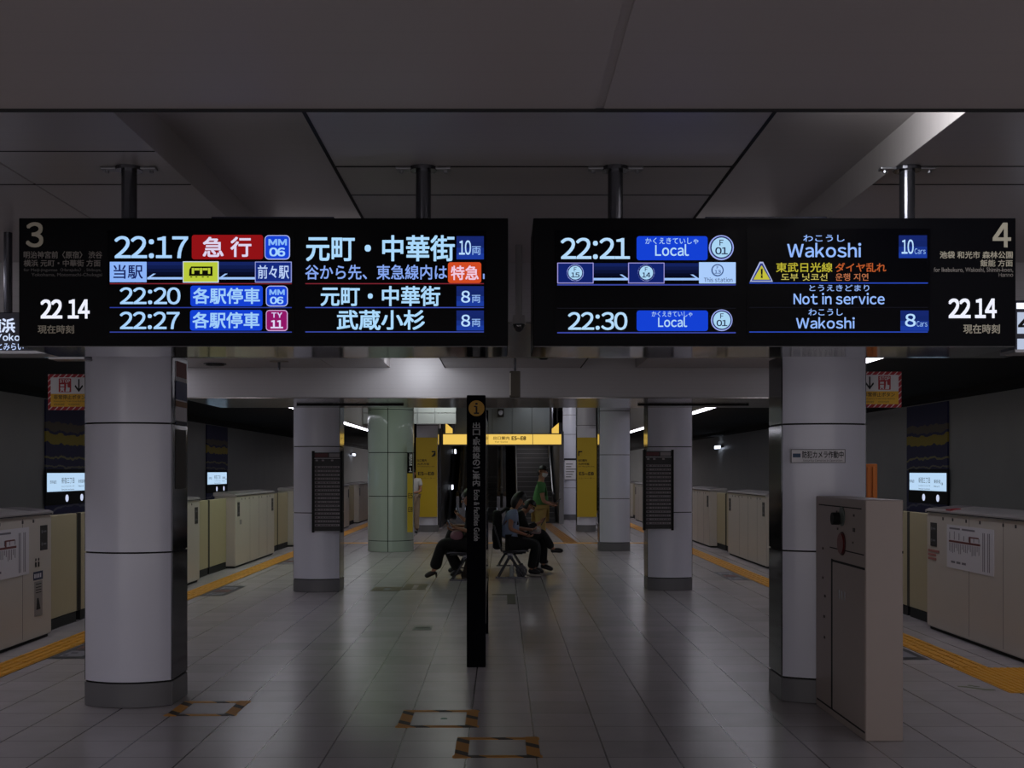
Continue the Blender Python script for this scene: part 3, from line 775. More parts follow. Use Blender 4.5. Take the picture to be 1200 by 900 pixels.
# emergency stop flags --------------------------------------------------------
M_HAZ = hazard_material('hazard_red_white', '#a01426', '#d8c4c8', .042, .22)
def stop_sign(x0, x1, y0, y1, Y, mirror, label):
    f = Face(Y)
    a, b = f.pt(x0, y1), f.pt(x1, y0)
    r = empty('emergency_stop_sign', ((a.x + b.x) / 2, Y, a.z), label, 'sign', 'emergency stop button signs')
    MB().box(a.x, b.x, Y, Y + .02, a.z, b.z, .002).build('board', M_HAZ, r)
    i0, i1 = (x0 + 3.6, x1) if mirror else (x0, x1 - 3.6)
    ym = y0 + 23
    put(lambda mb: f.rect(mb, i0, y0 + 3.8, i1, ym, .001), M_PAPER, r, 'white_panel')
    put(lambda mb: f.rect(mb, i0, ym, i1, y1 - 3.8, .001), M_SIGNYEL, r, 'yellow_panel')
    bx = i0 + 9.5 if mirror else i0 + 21
    ax = i0 + 33 if mirror else i0 + 11
    put(lambda mb: f.rect(mb, bx, y0 + 5, bx + 14.5, ym - 1.8, .003, .6), M_RED, r, 'stop_symbol')
    f.text('STOP', bx + 1.2, y0 + 6, bx + 13.3, y0 + 10, M_PAPER, r, 'stop_lettering', .0055, .03)
    def sym(mb):
        f.rect(mb, bx + 2, y0 + 12, bx + 6.4, y0 + 14.2, .0055); f.rect(mb, bx + 2, y0 + 15.4, bx + 6.4, y0 + 18, .0055)
        f.poly(mb, [(bx + 1.6, y0 + 20.5), (bx + 3, y0 + 20.5), (bx + 4.2, y0 + 18.5), (bx + 5.4, y0 + 20.5), (bx + 6.8, y0 + 20.5), (bx + 5.6, y0 + 17.5), (bx + 2.8, y0 + 17.5)], .0056)
        f.poly(mb, [(bx + 8, y0 + 20.5), (bx + 12.5, y0 + 20.5), (bx + 13, y0 + 16), (bx + 10.4, y0 + 15.4), (bx + 10.2, y0 + 11.4), (bx + 9, y0 + 11.4), (bx + 8.8, y0 + 16)], .0056)
    put(sym, M_PAPER, r, 'stop_pictogram')
    def arr(mb):
        f.rect(mb, ax - .8, y0 + 5.8, ax + .8, ym - 2.6, .003)
        f.poly(mb, [(ax, ym - 2), (ax + 5, y0 + 14.4), (ax + 4, y0 + 12.6), (ax, ym - 5)], .0033)
        f.poly(mb, [(ax, ym - 5), (ax - 4, y0 + 12.6), (ax - 5, y0 + 14.4), (ax, ym - 2)], .0033)
    put(arr, M_INK, r, 'down_arrow')
    f.text('非常停止ボタン', i0 + 3.5, ym + 1.3, i0 + 40.5, ym + 6.5, M_INK, r, 'lettering', .003, .008)
    f.text('Emergency Train Stop Button', i0 + 3.5, ym + 7.8, i0 + 40.5, ym + 10, M_INK, r, 'lettering', .003, 0)
    f.text('紧急停车按钮', i0 + 3.5, ym + 11.3, i0 + 16, ym + 13.7, M_INK, r, 'lettering', .003, 0)
    f.text('비상정지버튼', i0 + 21, ym + 11.3, i0 + 34, ym + 13.7, M_INK, r, 'lettering', .003, 0)
    p0, p1 = ((x1 - 1, x1 + 2.5) if mirror else (x0 - 2.5, x0 + 1))
    c, d = f.pt(p0, y1 - 6), f.pt(p1, y0 + 6)
    MB().box(c.x, d.x, Y - .004, Y + .024, c.z, d.z).build('bracket', M_STEEL, r)
stop_sign(56, 103.5, 438.5, 480.5, 8.34, True, 'red and yellow emergency stop flag on the pillar on the left track side')
stop_sign(1008, 1056.5, 435.5, 477.5, 8.42, False, 'red and yellow emergency stop flag on the pillar on the right track side')

# security camera notice on the right pillar -----------------------------------
YN = 8.135
nf = Face(YN)
a, b = nf.pt(927, 542.5), nf.pt(990.5, 526.5)
cn = empty('camera_notice', ((a.x + b.x) / 2, YN, a.z), 'small white security camera notice above the beige control cabinet', 'notice')
MB().box(a.x, b.x, YN, YN + .035, a.z, b.z, .001).build('plate', M_PAPER, cn)
put(lambda mb: nf.frame(mb, 927, 526.5, 990.5, 542.5, .6, .001), M_INK, cn, 'border')
put(lambda mb: nf.rect(mb, 929, 531.5, 938, 536, .001), mat('camera_symbol_blue', '#14365a', .5), cn, 'camera_symbol')
nf.text('防犯カメラ作動中', 940, 528.6, 988.5, 537, M_INK, cn, 'lettering', .002, .012)
nf.text('Security Cameras in Operation', 941, 538.4, 987, 541.3, M_INK, cn, 'lettering', .002, 0)

# control cabinet ---------------------------------------------------------------
cc = empty('control_cabinet', (2.30, 7.55, 0), 'narrow beige control cabinet with a red button standing against the pillar', 'cabinet')
MB().box(2.185, 2.412, 7.02, 8.13, 0, 1.452, .006).build('body', M_CABINET, cc)
mb = MB()
def sface(mb, y0, y1, z0, z1, t=.003): mb.box(2.185 - t, 2.186, y0, y1, z0, z1)
door = MB().box(2.1832, 2.186, 7.035, 7.72, .06, 1.03).build('door', M_CABINET, cc)
gap = MB(); gap.box(2.1828, 2.1855, 7.715, 7.75, .05, 1.045); gap.box(2.1828, 2.1855, 7.03, 7.75, 1.028, 1.042)
gap.box(2.183, 2.1855, 7.03, 8.1, .045, .055); gap.box(2.183, 2.1855, 7.05, 7.78, 1.115, 1.122); gap.box(2.183, 2.1855, 7.1, 8.05, 1.392, 1.399)
gap.build('panel_gaps', M_JOINT, cc)
hl = MB()
for y in (7.56, 7.50, 7.44): hl.box(2.180, 2.1845, y - .008, y + .008, .80, .86, .002)
hl.build('door_latch', M_STEEL, door)
pl = MB().cyl((2.187, 7.50, 1.335), (2.179, 7.50, 1.335), .062, 24).build('key_plate', mat('plate_green_grey', '#57605a', .4), cc)
MB().cyl((2.18, 7.56, 1.318), (2.135, 7.56, 1.318), .040, 20).build('knob', M_JOINT, pl)
rb = MB().cyl((2.187, 7.50, 1.16), (2.180, 7.50, 1.16), .076, 32).build('button_collar', mat('button_maroon', '#3a0f10', .5), cc)
MB().cyl((2.181, 7.50, 1.16), (2.170, 7.50, 1.16), .066, 32).build('red_button', mat('button_red', '#641518', .35), rb)
mk = MB()
for y, z, s in ((7.25, 1.35, .012), (7.62, 1.36, .012), (7.25, 1.26, .02), (7.6, 1.25, .012), (7.27, 1.18, .01), (7.95, 1.1, .012), (7.95, .9, .012), (7.9, .78, .014), (7.92, .64, .014), (7.91, .5, .014)):
    mk.box(2.182, 2.1852, y - s, y + s, z - .6 * s, z + .6 * s)
mk.build('small_marks', mat('faded_print', '#3d3531', .6), cc)
MB().box(2.405, 2.4125, 7.0195, 7.0205, 1.13, 1.145).build('lock', M_JOINT, cc)

# orange box by the platform gate -------------------------------------------------
op = empty('orange_panel', (2.98, 9.6, 0), 'orange ribbed panel standing behind the beige control cabinet', 'panel')
MB().box(2.92, 3.07, 9.55, 9.65, 0, 1.685, .005).build('post', M_ORANGE, op)
rr = MB()
for k in range(3): rr.box(2.935 + k * .045, 2.955 + k * .045, 9.535, 9.551, .1, 1.66, .004)
rr.build('rib', M_ORANGE, op)

# poster on the inner flank of the platform-3 pillar -----------------------------
ps = empty('poster', (-2.288, 8.3, 1.9), 'tall colourful poster on the mirrored flank of the pillar', 'poster')
def flank(y0, y1, z0, z1, m, n, t=.004): MB().box(-2.291, -2.290 + t, y0, y1, z0, z1).build(n, m, ps)
flank(8.18, 8.46, 1.97, 2.40, M_PAPER, 'sheet')
flank(8.19, 8.45, 2.29, 2.40, mat('poster_red', '#7a2024', .5), 'red_band', .006)
flank(8.18, 8.46, 2.13, 2.26, mat('poster_blue', '#263a6c', .5), 'blue_picture', .006)
flank(8.18, 8.46, 2.08, 2.12, mat('poster_brown', '#7a4a18', .5), 'brown_band', .006)
flank(8.18, 8.46, 1.955, 1.98, mat('poster_navy', '#141a38', .5), 'navy_band', .006)
gp = empty('flank_panel', (-2.288, 8.3, 1.5), 'grey matt panel under the poster on the pillar flank', 'panel')
MB().box(-2.291, -2.286, 8.18, 8.44, 1.50, 1.92, .001).build('board', mat('matt_grey', '#4a4743', .7), gp)

# timetable boards ------------------------------------------------------------------
def timetable(x0, x1, y0, y1, Y, label):
    f = Face(Y); a, b = f.pt(x0, y1), f.pt(x1, y0)
    r = empty('timetable_board', ((a.x + b.x) / 2, Y, a.z), label, 'timetable', 'timetable boards on pillars')
    MB().box(a.x + .01, b.x - .01, Y, Y + .10, a.z + .02, b.z - .02).build('backing', mat('timetable_back', '#17151a', .5), r)
    for x in (a.x, b.x - .03): MB().box(x, x + .03, Y - .012, Y + .10, a.z, b.z, .003).build('side_rail', M_JOINT, r)
    w = x1 - x0; h = y1 - y0
    M_ROW = mat('timetable_paper', '#8d888c', .6)
    put(lambda mb: f.rect(mb, x0 + .10 * w, y0 + .03 * h, x0 + .52 * w, y0 + .075 * h, .001), mat('timetable_red', '#5c2a30', .6), r, 'heading')
    put(lambda mb: f.rect(mb, x0 + .56 * w, y0 + .03 * h, x0 + .90 * w, y0 + .075 * h, .001), M_ROW, r, 'heading')
    put(lambda mb: f.rect(mb, x0 + .08 * w, y0 + .088 * h, x0 + .92 * w, y0 + .094 * h, .001), M_PAPER, r, 'heading_line')
    for q in (.12, .32, .62): put(lambda mb: f.rect(mb, x0 + q * w, y0 + .105 * h, x0 + (q + .08) * w, y0 + .125 * h, .001), M_ROW, r, 'heading')
    for k in range(16):
        yk = y0 + (.185 + k * .0475) * h
        put(lambda mb: f.rect(mb, x0 + .10 * w, yk, x0 + .90 * w, yk + .026 * h, .001), M_ROW, r, 'hour_row')
        def marks(mb):
            rnd = random.Random(k)
            q = .27
            while q < .86:
                ww = rnd.uniform(.02, .06); f.rect(mb, x0 + q * w, yk + .007 * h, x0 + (q + ww) * w, yk + .019 * h, .003); q += ww + rnd.uniform(.015, .05)
            f.rect(mb, x0 + .12 * w, yk + .005 * h, x0 + .2 * w, yk + .021 * h, .003)
        put(marks, mat('timetable_print', '#4a3a44', .7), r, 'row_print')
timetable(365.5, 401.5, 528.5, 624, 15.60, 'black-framed timetable board on the pillar on the left')
timetable(754, 789.5, 527, 621.5, 15.80, 'black-framed timetable board on the pillar on the right')

# ------------------------------------------------------------------ platform gates
def gate_proto(LF):
    """a door pocket facing -X with its two sliding leaves; centre of the platform-side foot at the origin"""
    r = empty('platform_gate', (0, 0, 0))
    L = 1.65
    b = MB().box(0, .36, -L, L, .03, 1.205, .02, 3).build('pocket', M_GATE, r)
    MB().box(.03, .34, -L + .02, L - .02, 0, .035).build('foot_gap', M_JOINT, r)
    t = MB().prism([(-.012, 1.20), (.375, 1.20), (.375, 1.262), (.32, 1.272), (.03, 1.244), (-.012, 1.225)], -L - .01, L + .01, 'y').build('top_cover', M_GATETOP, r)
    e = MB()
    for s in (-1, 1): e.box(.03, .34, s * (L - .26) - .20, s * (L - .26) + .20, 1.2578, 1.2745)
    e2 = MB().prism([(.035, 1.2446), (.318, 1.272), (.318, 1.274), (.035, 1.2466)], -L + .02, -L + .42, 'y').build('end_cap', mat('gate_end_grey', '#6f6a6c', .45), t)
    e.bm.free()
    MB().prism([(.035, 1.2446), (.318, 1.272), (.318, 1.274), (.035, 1.2466)], L - .42, L - .02, 'y').build('end_cap', mat('gate_end_grey', '#6f6a6c', .45), t)
    MB().box(-.013, -.010, -L + .03, L - .03, 1.203, 1.212).build('cover_gap', M_JOINT, t)
    sm = MB()
    for y in (-.95, -.2, .55): sm.box(-.001, .004, y - .003, y + .003, .06, 1.18)
    sm.build('panel_seam', mat('gate_seam', '#5f5a55', .6), b)
    for s in (-1, 1):
        k = MB().box(-.004, .004, s * 1.45 - .085, s * 1.45 + .085, .86, 1.10).build('warning_sticker', mat('sticker_black', '#101014', .45), b)
        wm = MB()
        for z in (.92, 1.04): wm.box(-.0052, -.0035, s * 1.45 - .055, s * 1.45 + .02, z - .008, z + .008).cyl((-.0052, s * 1.45 + .05, z), (-.0035, s * 1.45 + .05, z), .017, 14)
        wm.build('sticker_mark', mat('sticker_grey', '#6a6a70', .5), b)
    for y in (-1.2, -.95, -.45, -.2, .3, .62, .95, 1.2):
        MB().box(-.003, .004, y - .016, y + .016, 1.135, 1.165, .001).build('indicator', mat('indicator_dark', '#2e2b2b', .5), b)
    for s in (-1, 1):
        lf = MB().box(.16, .23, min(s * (L - .3), s * (L + LF - .025)), max(s * (L - .3), s * (L + LF - .025)), .11, 1.17, .008).build('door_leaf', M_LEAF, r)
        MB().box(.165, .225, min(s * L, s * (L + LF - .035)), max(s * L, s * (L + LF - .035)), .0, .105).build('leaf_gap_shade', M_JOINT, lf)  # black block stands for the shaded gap under the leaf
        MB().box(.155, .235, min(s * (L + LF - .035), s * (L + LF)), max(s * (L + LF - .035), s * (L + LF)), .11, 1.17, .004).build('edge_rubber', mat('edge_rubber', '#3a372f', .7), lf)
    return r
def route_map(root, y0, y1, z0, z1, flip):
    m = MB().box(-.004, .004, y0, y1, z0, z1).build('route_map', M_PAPER, root)
    w, h = y1 - y0, z1 - z0
    Y = (lambda u: y0 + u * w) if not flip else (lambda u: y1 - u * w)
    def bx(mb, u0, u1, v0, v1, t=.0055): mb.box(-t, -.0035, min(Y(u0), Y(u1)), max(Y(u0), Y(u1)), z0 + v0 * h, z0 + v1 * h)
    l = MB(); bx(l, .05, .73, .60, .645); bx(l, .5, .53, .645, .78); bx(l, .53, .7, .75, .78)
    l.build('route_line', mat('route_brown', '#6a2f2c', .6), m)
    tx = MB(); rnd = random.Random(5)
    for k in range(19):
        u = .06 + k * .0355
        a = rnd.uniform(.1, .24); bx(tx, u, u + .012, .60 - a - .02, .58, .005)
        if k % 3 == 0: bx(tx, u, u + .012, .665, .665 + rnd.uniform(.08, .2), .005)
    for u in (.78, .81, .88, .91): bx(tx, u, u + .013, .06, .9, .005)
    bx(tx, .06, .3, .90, .94, .005); bx(tx, .34, .62, .90, .94, .005)
    for u in (.1, .22, .34): bx(tx, u, u + .09, .12, .17, .005)
    tx.build('map_print', mat('map_print', '#75727a', .7), m)
gates = []
L_FAR = (11.53, 17.18, 22.8, 28.4, 34.0, 39.6, 45.2)
R_FAR = (12.1, 17.4, 22.75, 28.1, 33.4, 38.7, 44.0)
protos = {-1: gate_proto(1.148), 1: gate_proto(.998)}
ORD = ('nearest the camera', 'second from the camera', 'third from the camera', 'fourth from the camera', 'fifth from the camera', 'sixth from the camera', 'farthest away')
for s, far, pn, gx in ((-1, L_FAR, 3, -4.45), (1, R_FAR, 4, 4.40)):
    for i, yf in enumerate(far):
        o = protos[s] if i == 0 else copy_tree(protos[s])
        o.location = (gx, yf - 1.65, 0)
        o.rotation_euler = (0, 0, math.pi if s < 0 else 0)
        tag(o, 'beige half-height platform gate on the %s track side, %s' % ('left' if s < 0 else 'right', ORD[i]), 'platform gate', 'platform gates of platform %d' % pn)
        gates.append((s, i, o))
def extra(o, fn):
    """stickers that only one gate carries, written in that gate's own coordinates"""
    loc, rot = o.location.copy(), o.rotation_euler.copy()
    o.location = (0, 0, 0); fn(o); o.location = loc
for s, i, o in gates:
    if i == 0 and s > 0:
        def f(o):
            route_map(o, -.01, 1.09, .68, 1.10, True)
            for zz, yy in ((.80, 1.30), (.76, 1.38), (.72, 1.38)): MB().box(-.004, .004, yy, 1.60, zz, zz + .024).build('red_notice_line', mat('notice_red', '#a0665e', .6), o)
            MB().prism([(-.004, 1.236), (.10, 1.2478), (.10, 1.258), (-.004, 1.248)], 1.0, 1.12, 'y').build('red_tag', M_RED, o)
        extra(o, f)
    if i == 0 and s < 0:
        def f(o):
            route_map(o, -1.09, -.02, .66, 1.10, True)   # this gate is turned round: its far end is at -Y here
            MB().box(-.004, .004, -1.42, -1.20, .585, .665).build('blue_notice', mat('notice_blue', '#20284c', .6), o)
            n = MB().box(-.004, .004, -1.41, -1.22, .24, .57).build('white_notice', mat('notice_white', '#8f8a88', .6), o)
            q = MB()
            for z in (.54, .51, .485, .46): q.box(-.0055, -.0035, -1.38, -1.25, z, z + .008)
            q.prism([(-1.36, .30), (-1.26, .30), (-1.28, .41), (-1.31, .41)], -.0055, -.0035, 'x')
            q.build('notice_print', M_INK, n)
            q = MB()
            for y in (-1.375, -1.33, -1.285, -1.24): q.box(-.0055, -.0035, y, y + .026, .605, .645)
            q.build('notice_print', M_PAPER, o)
            q = MB()
            for y in (-1.32, -1.25): q.cyl((-.005, y, .78), (-.0035, y, .78), .014, 12).box(-.005, -.0035, y - .016, y + .016, .71, .755)
            q.build('picture_marks', M_INK, o)
        extra(o, f)
    if i == 2 and s < 0:
        extra(o, lambda o: MB().box(-.004, .004, 1.22, 1.36, .72, .80).build('grey_notice', mat('notice_white', '#8f8a88', .6), o))

# ------------------------------------------------------------------ tactile paving
def tactile(x0, x1, y0, y1, label):
    r = empty('tactile_paving', ((x0 + x1) / 2, (y0 + y1) / 2, 0), label, 'tactile paving')
    MB().box(x0, x1, y0, y1, 0, .004).build('tile_base', M_YELLOW, r)
    bars = MB(); y = y0
    while y < min(y1, 34):
        for k in range(4):
            xc = x0 + (x1 - x0) * (k + .5) / 4
            bars.box(xc - .017, xc + .017, y + .012, min(y + .288, y1), .004, .009)
        y += .3
    bars.build('raised_bars', M_YELLOW, r)
    js = MB(); y = y0 + .3
    while y < min(y1, 30): js.box(x0, x1, y - .002, y + .002, .0035, .0046); y += .3
    js.box(x0 - .004, x0, y0, y1, .0, .003).box(x1, x1 + .004, y0, y1, .0, .003)
    js.build('tile_joints', mat('tactile_joint', '#4a3a14', .8), r)
    return r
tactile(-4.24, -3.95, 6, 60, 'long yellow tactile paving strip along the left platform edge')
tactile(3.72, 4.02, 9.93, 60, 'long yellow tactile paving strip along the right platform edge')
def studs(x0, x1, y0, y1, label):
    r = empty('tactile_paving', ((x0 + x1) / 2, (y0 + y1) / 2, 0), label, 'tactile paving')
    MB().box(x0, x1, y0, y1, 0, .004).build('tile_base', M_YELLOW, r)
    d = MB(); nx = int(round((x1 - x0) / .05)); ny = int(round((y1 - y0) / .05))
    for i in range(nx):
        for k in range(ny): d.cyl((x0 + (i + .5) * (x1 - x0) / nx, y0 + (k + .5) * (y1 - y0) / ny, .004), (x0 + (i + .5) * (x1 - x0) / nx, y0 + (k + .5) * (y1 - y0) / ny, .009), .015, 6, .011)
    d.build('raised_studs', M_YELLOW, r)
studs(3.72, 4.395, 8.55, 9.63, 'yellow studded tactile patch reaching to the nearest gate on the right')
tactile(3.72, 4.02, 9.63, 9.93, 'single yellow tactile square joining the studded patch and the long strip')
tactile(-3.9, 3.68, 26.2, 26.5, 'yellow tactile paving strip crossing the platform behind the seats')
tp = empty('tactile_paving', (1.55, 30, 0), 'dull orange tactile strip leading toward the stairs', 'tactile paving')
MB().prism([(1.42, 26.6), (1.72, 26.6), (1.50, 36.3), (1.2, 36.3)], 0, .004, 'z').build('tile_base', mat('tactile_orange', '#8f5f1e', .6), tp)
bb = MB()
for k in range(4):
    u = .04 + k * .07
    bb.prism([(1.42 + u, 26.62), (1.45 + u, 26.62), (1.23 + u, 36.25), (1.2 + u, 36.25)], .004, .008, 'z')
bb.build('raised_bars', mat('tactile_orange', '#8f5f1e', .6), tp)

# floor stickers beside the strips
def mat_sticker(x0, x1, y0, y1, label):
    r = empty('floor_sticker', ((x0 + x1) / 2, (y0 + y1) / 2, 0), label, 'floor sticker', 'boarding stickers on the floor')
    MB().box(x0, x1, y0, y1, 0, .002).build('sheet', mat('sticker_navy', '#15151f', .5), r)
    L = y1 - y0; w = x1 - x0
    for k, (c, nm) in enumerate((('#77757c', 'grey_field'), ('#6f4036', 'red_field'), ('#85838a', 'pale_field'))):
        MB().box(x0 + .14 * w, x1 - .2 * w, y0 + L * (.08 + .28 * k), y0 + L * (.30 + .28 * k), .002, .0028).build(nm, mat('sticker_' + nm, c, .6), r)
    q = MB()
    for k in range(9): q.box(x0 + w * (.2 + .07 * (k % 3)), x0 + w * (.34 + .12 * (k % 4)), y0 + L * (.11 + .09 * k), y0 + L * (.14 + .09 * k), .0028, .0034)
    q.box(x0 + .14 * w, x1 - .2 * w, y0 + L * .9, y0 + L * .95, .0024, .003)
    q.build('sticker_print', mat('sticker_ink', '#20202a', .6), r)
for x0, x1, ys, pn in ((-3.93, -3.62, ((10.1, 11.6), (15.2, 16.5), (20.4, 21.6)), 3), (3.39, 3.68, ((10.05, 11.75), (17.4, 18.8), (22.5, 23.6)), 4)):
    for k, (y0, y1) in enumerate(ys):
        mat_sticker(x0, x1, y0, y1, 'dark boarding sticker on the floor by the %s tactile strip, %s' % ('left' if pn == 3 else 'right', ('nearest the camera', 'second one along', 'third one along')[k]))
gm = empty('floor_mark', (3.55, 8.75, 0), 'small worn green mark on the floor tiles at the far right', 'floor mark')
g = MB().prism([(3.44, 8.83), (3.50, 8.81), (3.60, 8.70), (3.66, 8.69), (3.66, 8.66), (3.58, 8.67), (3.49, 8.77), (3.44, 8.80)], 0, .0015, 'z').prism([(3.53, 8.86), (3.57, 8.80), (3.60, 8.80), (3.55, 8.87)], 0, .0016, 'z')
g.build('paint', mat('worn_green', '#4c5430', .7), gm)

# hazard tape frames on the floor
M_TAPE = hazard_material('hazard_tape', '#b57a1e', '#2a1d0c', .30, .30)
def floor_pt(px, py):
    Y = EYE * F / (py - VY); return ((px - VX) * Y / F, Y)
def tape_frame(x0, x1, y0, y1, label, sides=(1, 1, 1, 1), w=.052, tm=None):
    """px ranges measured at the middle of the frame"""
    ya = EYE * F / (y1 - VY); yb = EYE * F / (y0 - VY); ym = (ya + yb) / 2
    xa = (x0 - VX) * ym / F; xb = (x1 - VX) * ym / F
    r = empty('floor_tape_frame', ((xa + xb) / 2, ym, 0), label, 'floor tape', None)
    if sides[0]: MB().box(xa - .01, xb + .012, ya, ya + w, 0, .0022).build('tape_strip', tm or M_TAPE, r)
    if sides[1]: MB().box(xa, xb + .008, yb - w, yb, 0, .0024).build('tape_strip', tm or M_TAPE, r)
    if sides[2]: MB().box(xa, xa + w * 1.5, ya - .01, yb, 0, .003).build('tape_strip', tm or M_TAPE, r)
    if sides[3]: MB().box(xb - w * 1.5, xb, ya, yb + .012, 0, .0032).build('tape_strip', tm or M_TAPE, r)
    return r
tape_frame(205, 284, 822, 839, 'worn hazard tape rectangle on the floor beside the big pillar on the left track side')
f2 = tape_frame(469, 560, 832.5, 852.5, 'hazard tape rectangle with a green fleck, in front of the guide board')
x_, y_ = floor_pt(520, 842)
MB().prism([(x_ - .02, y_ - .015), (x_ + .024, y_ - .012), (x_ + .018, y_ + .014), (x_ - .012, y_ + .016)], 0, .002, 'z').build('green_fleck', mat('fleck_green', '#3f6a58', .7), f2)
tape_frame(534, 632, 864.5, 888, 'hazard tape rectangle closest to the camera')
tape_frame(437, 470, 688, 692.5, 'faded tape rectangle left of the seats, nearer one', w=.1, tm=mat('worn_tape', '#5f5238', .7))
tape_frame(474, 500, 684.5, 691, 'faded tape rectangle just behind the other one near the seats', w=.08, tm=mat('worn_tape', '#5f5238', .7))
tape_frame(576, 604, 696.5, 708, 'dark tape corner on the floor at the foot of the guide board', (0, 1, 0, 1), w=.07, tm=mat('dark_tape', '#3d3426', .7))
a, b = floor_pt(483, 738.5), floor_pt(509, 733.5)
fv = empty('floor_hatch', ((a[0] + b[0]) / 2, (a[1] + b[1]) / 2, 0), 'small dark grey metal hatch set into the floor tiles', 'floor hatch')
MB().box(a[0], a[0] + .195, a[1], b[1], 0, .002).build('plate', mat('hatch_grey', '#3c3a3a', .45), fv)
MB().box(a[0] + .02, a[0] + .175, (a[1] + b[1]) / 2 - .006, (a[1] + b[1]) / 2 + .006, .002, .003).build('slot', M_JOINT, fv)

# ------------------------------------------------------------------ station panels on the track walls
M_WAVE = wave_panel_material()
def track_panel(s, y0, y1, pn, which):
    xw = s * 8.0
    lab = 'dark mural panel with lit station name box, %s on the %s track wall' % (which, 'left' if s < 0 else 'right')
    r = empty('station_name_panel', (xw, (y0 + y1) / 2, 0), lab, 'station panel', 'station name panels on the track walls')
    def slab(ya, yb, za, zb, t0, t1, m, n, par=r): return MB().box(min(xw - s * t0, xw - s * t1), max(xw - s * t0, xw - s * t1), ya, yb, za, zb).build(n, m, par)
    slab(y0, y1, -1.38, 2.88, .002, .03, M_WAVE, 'mural')
    o_ = -.06
    bx = slab(y0 + .0 + o_, y1 - .1 + o_, 1.02, 1.66, .03, .05, M_JOINT, 'light_box')
    fa = slab(y0 + .05 + o_, y1 - .17 + o_, 1.26, 1.59, .05, .055, emit('#b4d2ee', 1.05), 'lit_face', bx)
    # lettering
    ln = y1 - y0 - .12
    def tx(st, u0, u1, z0, z1, m, bold=.02):
        mb = MB(); mb.bm.free(); mb.bm = text_bm(st, 0)
        def g(u, v):
            uu = u0 + u * (u1 - u0)
            y = (y0 + ln * uu if s < 0 else y1 - ln * uu) + o_
            return (xw - s * .058, y, z0 + v * (z1 - z0))
        fit(mb.bm, g); mb.build('lettering', m, bx)
    tx('新宿三丁目', .34, .64, 1.40, 1.51, M_INK); tx('しんじゅくさんちょうめ', .34, .64, 1.335, 1.365, M_INK); tx('Shinjuku-sanchome', .34, .64, 1.27, 1.305, M_INK)
    tx('新宿御苑' if s < 0 else '東新宿', .74, .90, 1.40, 1.47, M_INK); tx('Next', .74, .88, 1.33, 1.36, M_INK); tx('西早稲田', .08, .22, 1.40, 1.46, mat('faint_print', '#7d93a8', .6))
    tx('→', .90, .965, 1.36, 1.43, M_INK)
    for u in (.47, .83):
        y = (y0 + ln * u if s < 0 else y1 - ln * u) + o_
        MB().cyl((xw - s * .05, y, 1.13), (xw - s * .058, y, 1.13), .065, 20).build('round_lamp', emit('#c9d3ee', 1.0), bx)
for s, pn, rows in ((-1, 3, ((20.4, 22.6), (31.5, 33.9))), (1, 4, ((20.9, 23.0), (32.0, 34.2)))):
    for k, (y0, y1) in enumerate(rows):
        track_panel(s, y0, y1, pn, ('nearer one', 'farther one')[k])

# ------------------------------------------------------------------ exit end: lit sign, stairs, escalator, posters
EXIT_Y = 33.0
ef = Face(EXIT_Y)
a, b = ef.pt(519, 521), ef.pt(658, 509)
ex = empty('exit_sign', ((a.x + b.x) / 2, EXIT_Y + .1, a.z), 'long glowing yellow exit sign across the stair entrance', 'sign')
MB().box(a.x, b.x, EXIT_Y, EXIT_Y + .25, a.z - .03, b.z + .03, .005).build('housing', M_POST, ex)
put(lambda mb: ef.rect(mb, 519.3, 509, 624, 520.8, .001), emit('#efc65f', 1.0), ex, 'lit_face')
put(lambda mb: ef.rect(mb, 624.6, 509, 657.8, 520.8, .001), emit('#efc65f', 1.0), ex, 'lit_face')
ef.text('E5~E8', 599.5, 511.3, 616.5, 515.8, M_INK, ex, 'lettering', .004, .02)
ef.text('出口案内', 578, 511.3, 597, 515.3, mat('sign_brown', '#6d5520', .6), ex, 'lettering', .004, .01)
ef.text('for Exits', 580, 516.8, 595, 518.8, mat('sign_brown', '#6d5520', .6), ex, 'lettering', .004, 0)
for x in (a.x + .3, b.x - .3): MB().box(x - .03, x + .03, EXIT_Y + .1, EXIT_Y + .16, b.z + .03, Z_H).build('hanger', M_POST, ex)
for sx, nm in ((-1.70, 'left'), (1.70, 'right')):
    es = empty('exit_sign', (sx, 37.5, 2.9), 'yellow lit sign box running back along the %s side of the stairwell' % nm, 'sign')
    MB().box(sx - .05, sx + .05, 34.0, 40.4, 2.70, 3.04, .004).build('housing', M_POST, es)
    xi = sx - .052 if sx > 0 else sx + .052
    MB().box(min(xi, xi + (.004 if sx > 0 else -.004)), max(xi, xi + (.004 if sx > 0 else -.004)), 34.05, 40.3, 2.71, 3.03).build('lit_face', emit('#e9bf58', 1.0), es)
    MB().box(sx - .02, sx + .02, 36, 36.04, 3.03, Z_H).build('hanger', M_POST, es); MB().box(sx - .02, sx + .02, 39.5, 39.54, 3.03, Z_H).build('hanger', M_POST, es)
M_STAIR = mat('stair_grey', '#4a4a50', .5)
M_STAIRN = mat('stair_nosing', '#7a7a82', .4)
st = empty('staircase', (1.05, 36.5, 0), 'dark staircase climbing away under the yellow exit sign', 'staircase')
tr = MB(); ns_ = MB(); y, z = 36.5, 0.0
for k in range(26):
    tr.box(.50, 1.66, y, y + .33, 0 if k < 2 else z - .2, z + .16); ns_.box(.50, 1.66, y - .006, y + .03, z + .145, z + .163); y += .30; z += .16
tr.build('treads', M_STAIR, st); ns_.build('nosings', M_STAIRN, st)
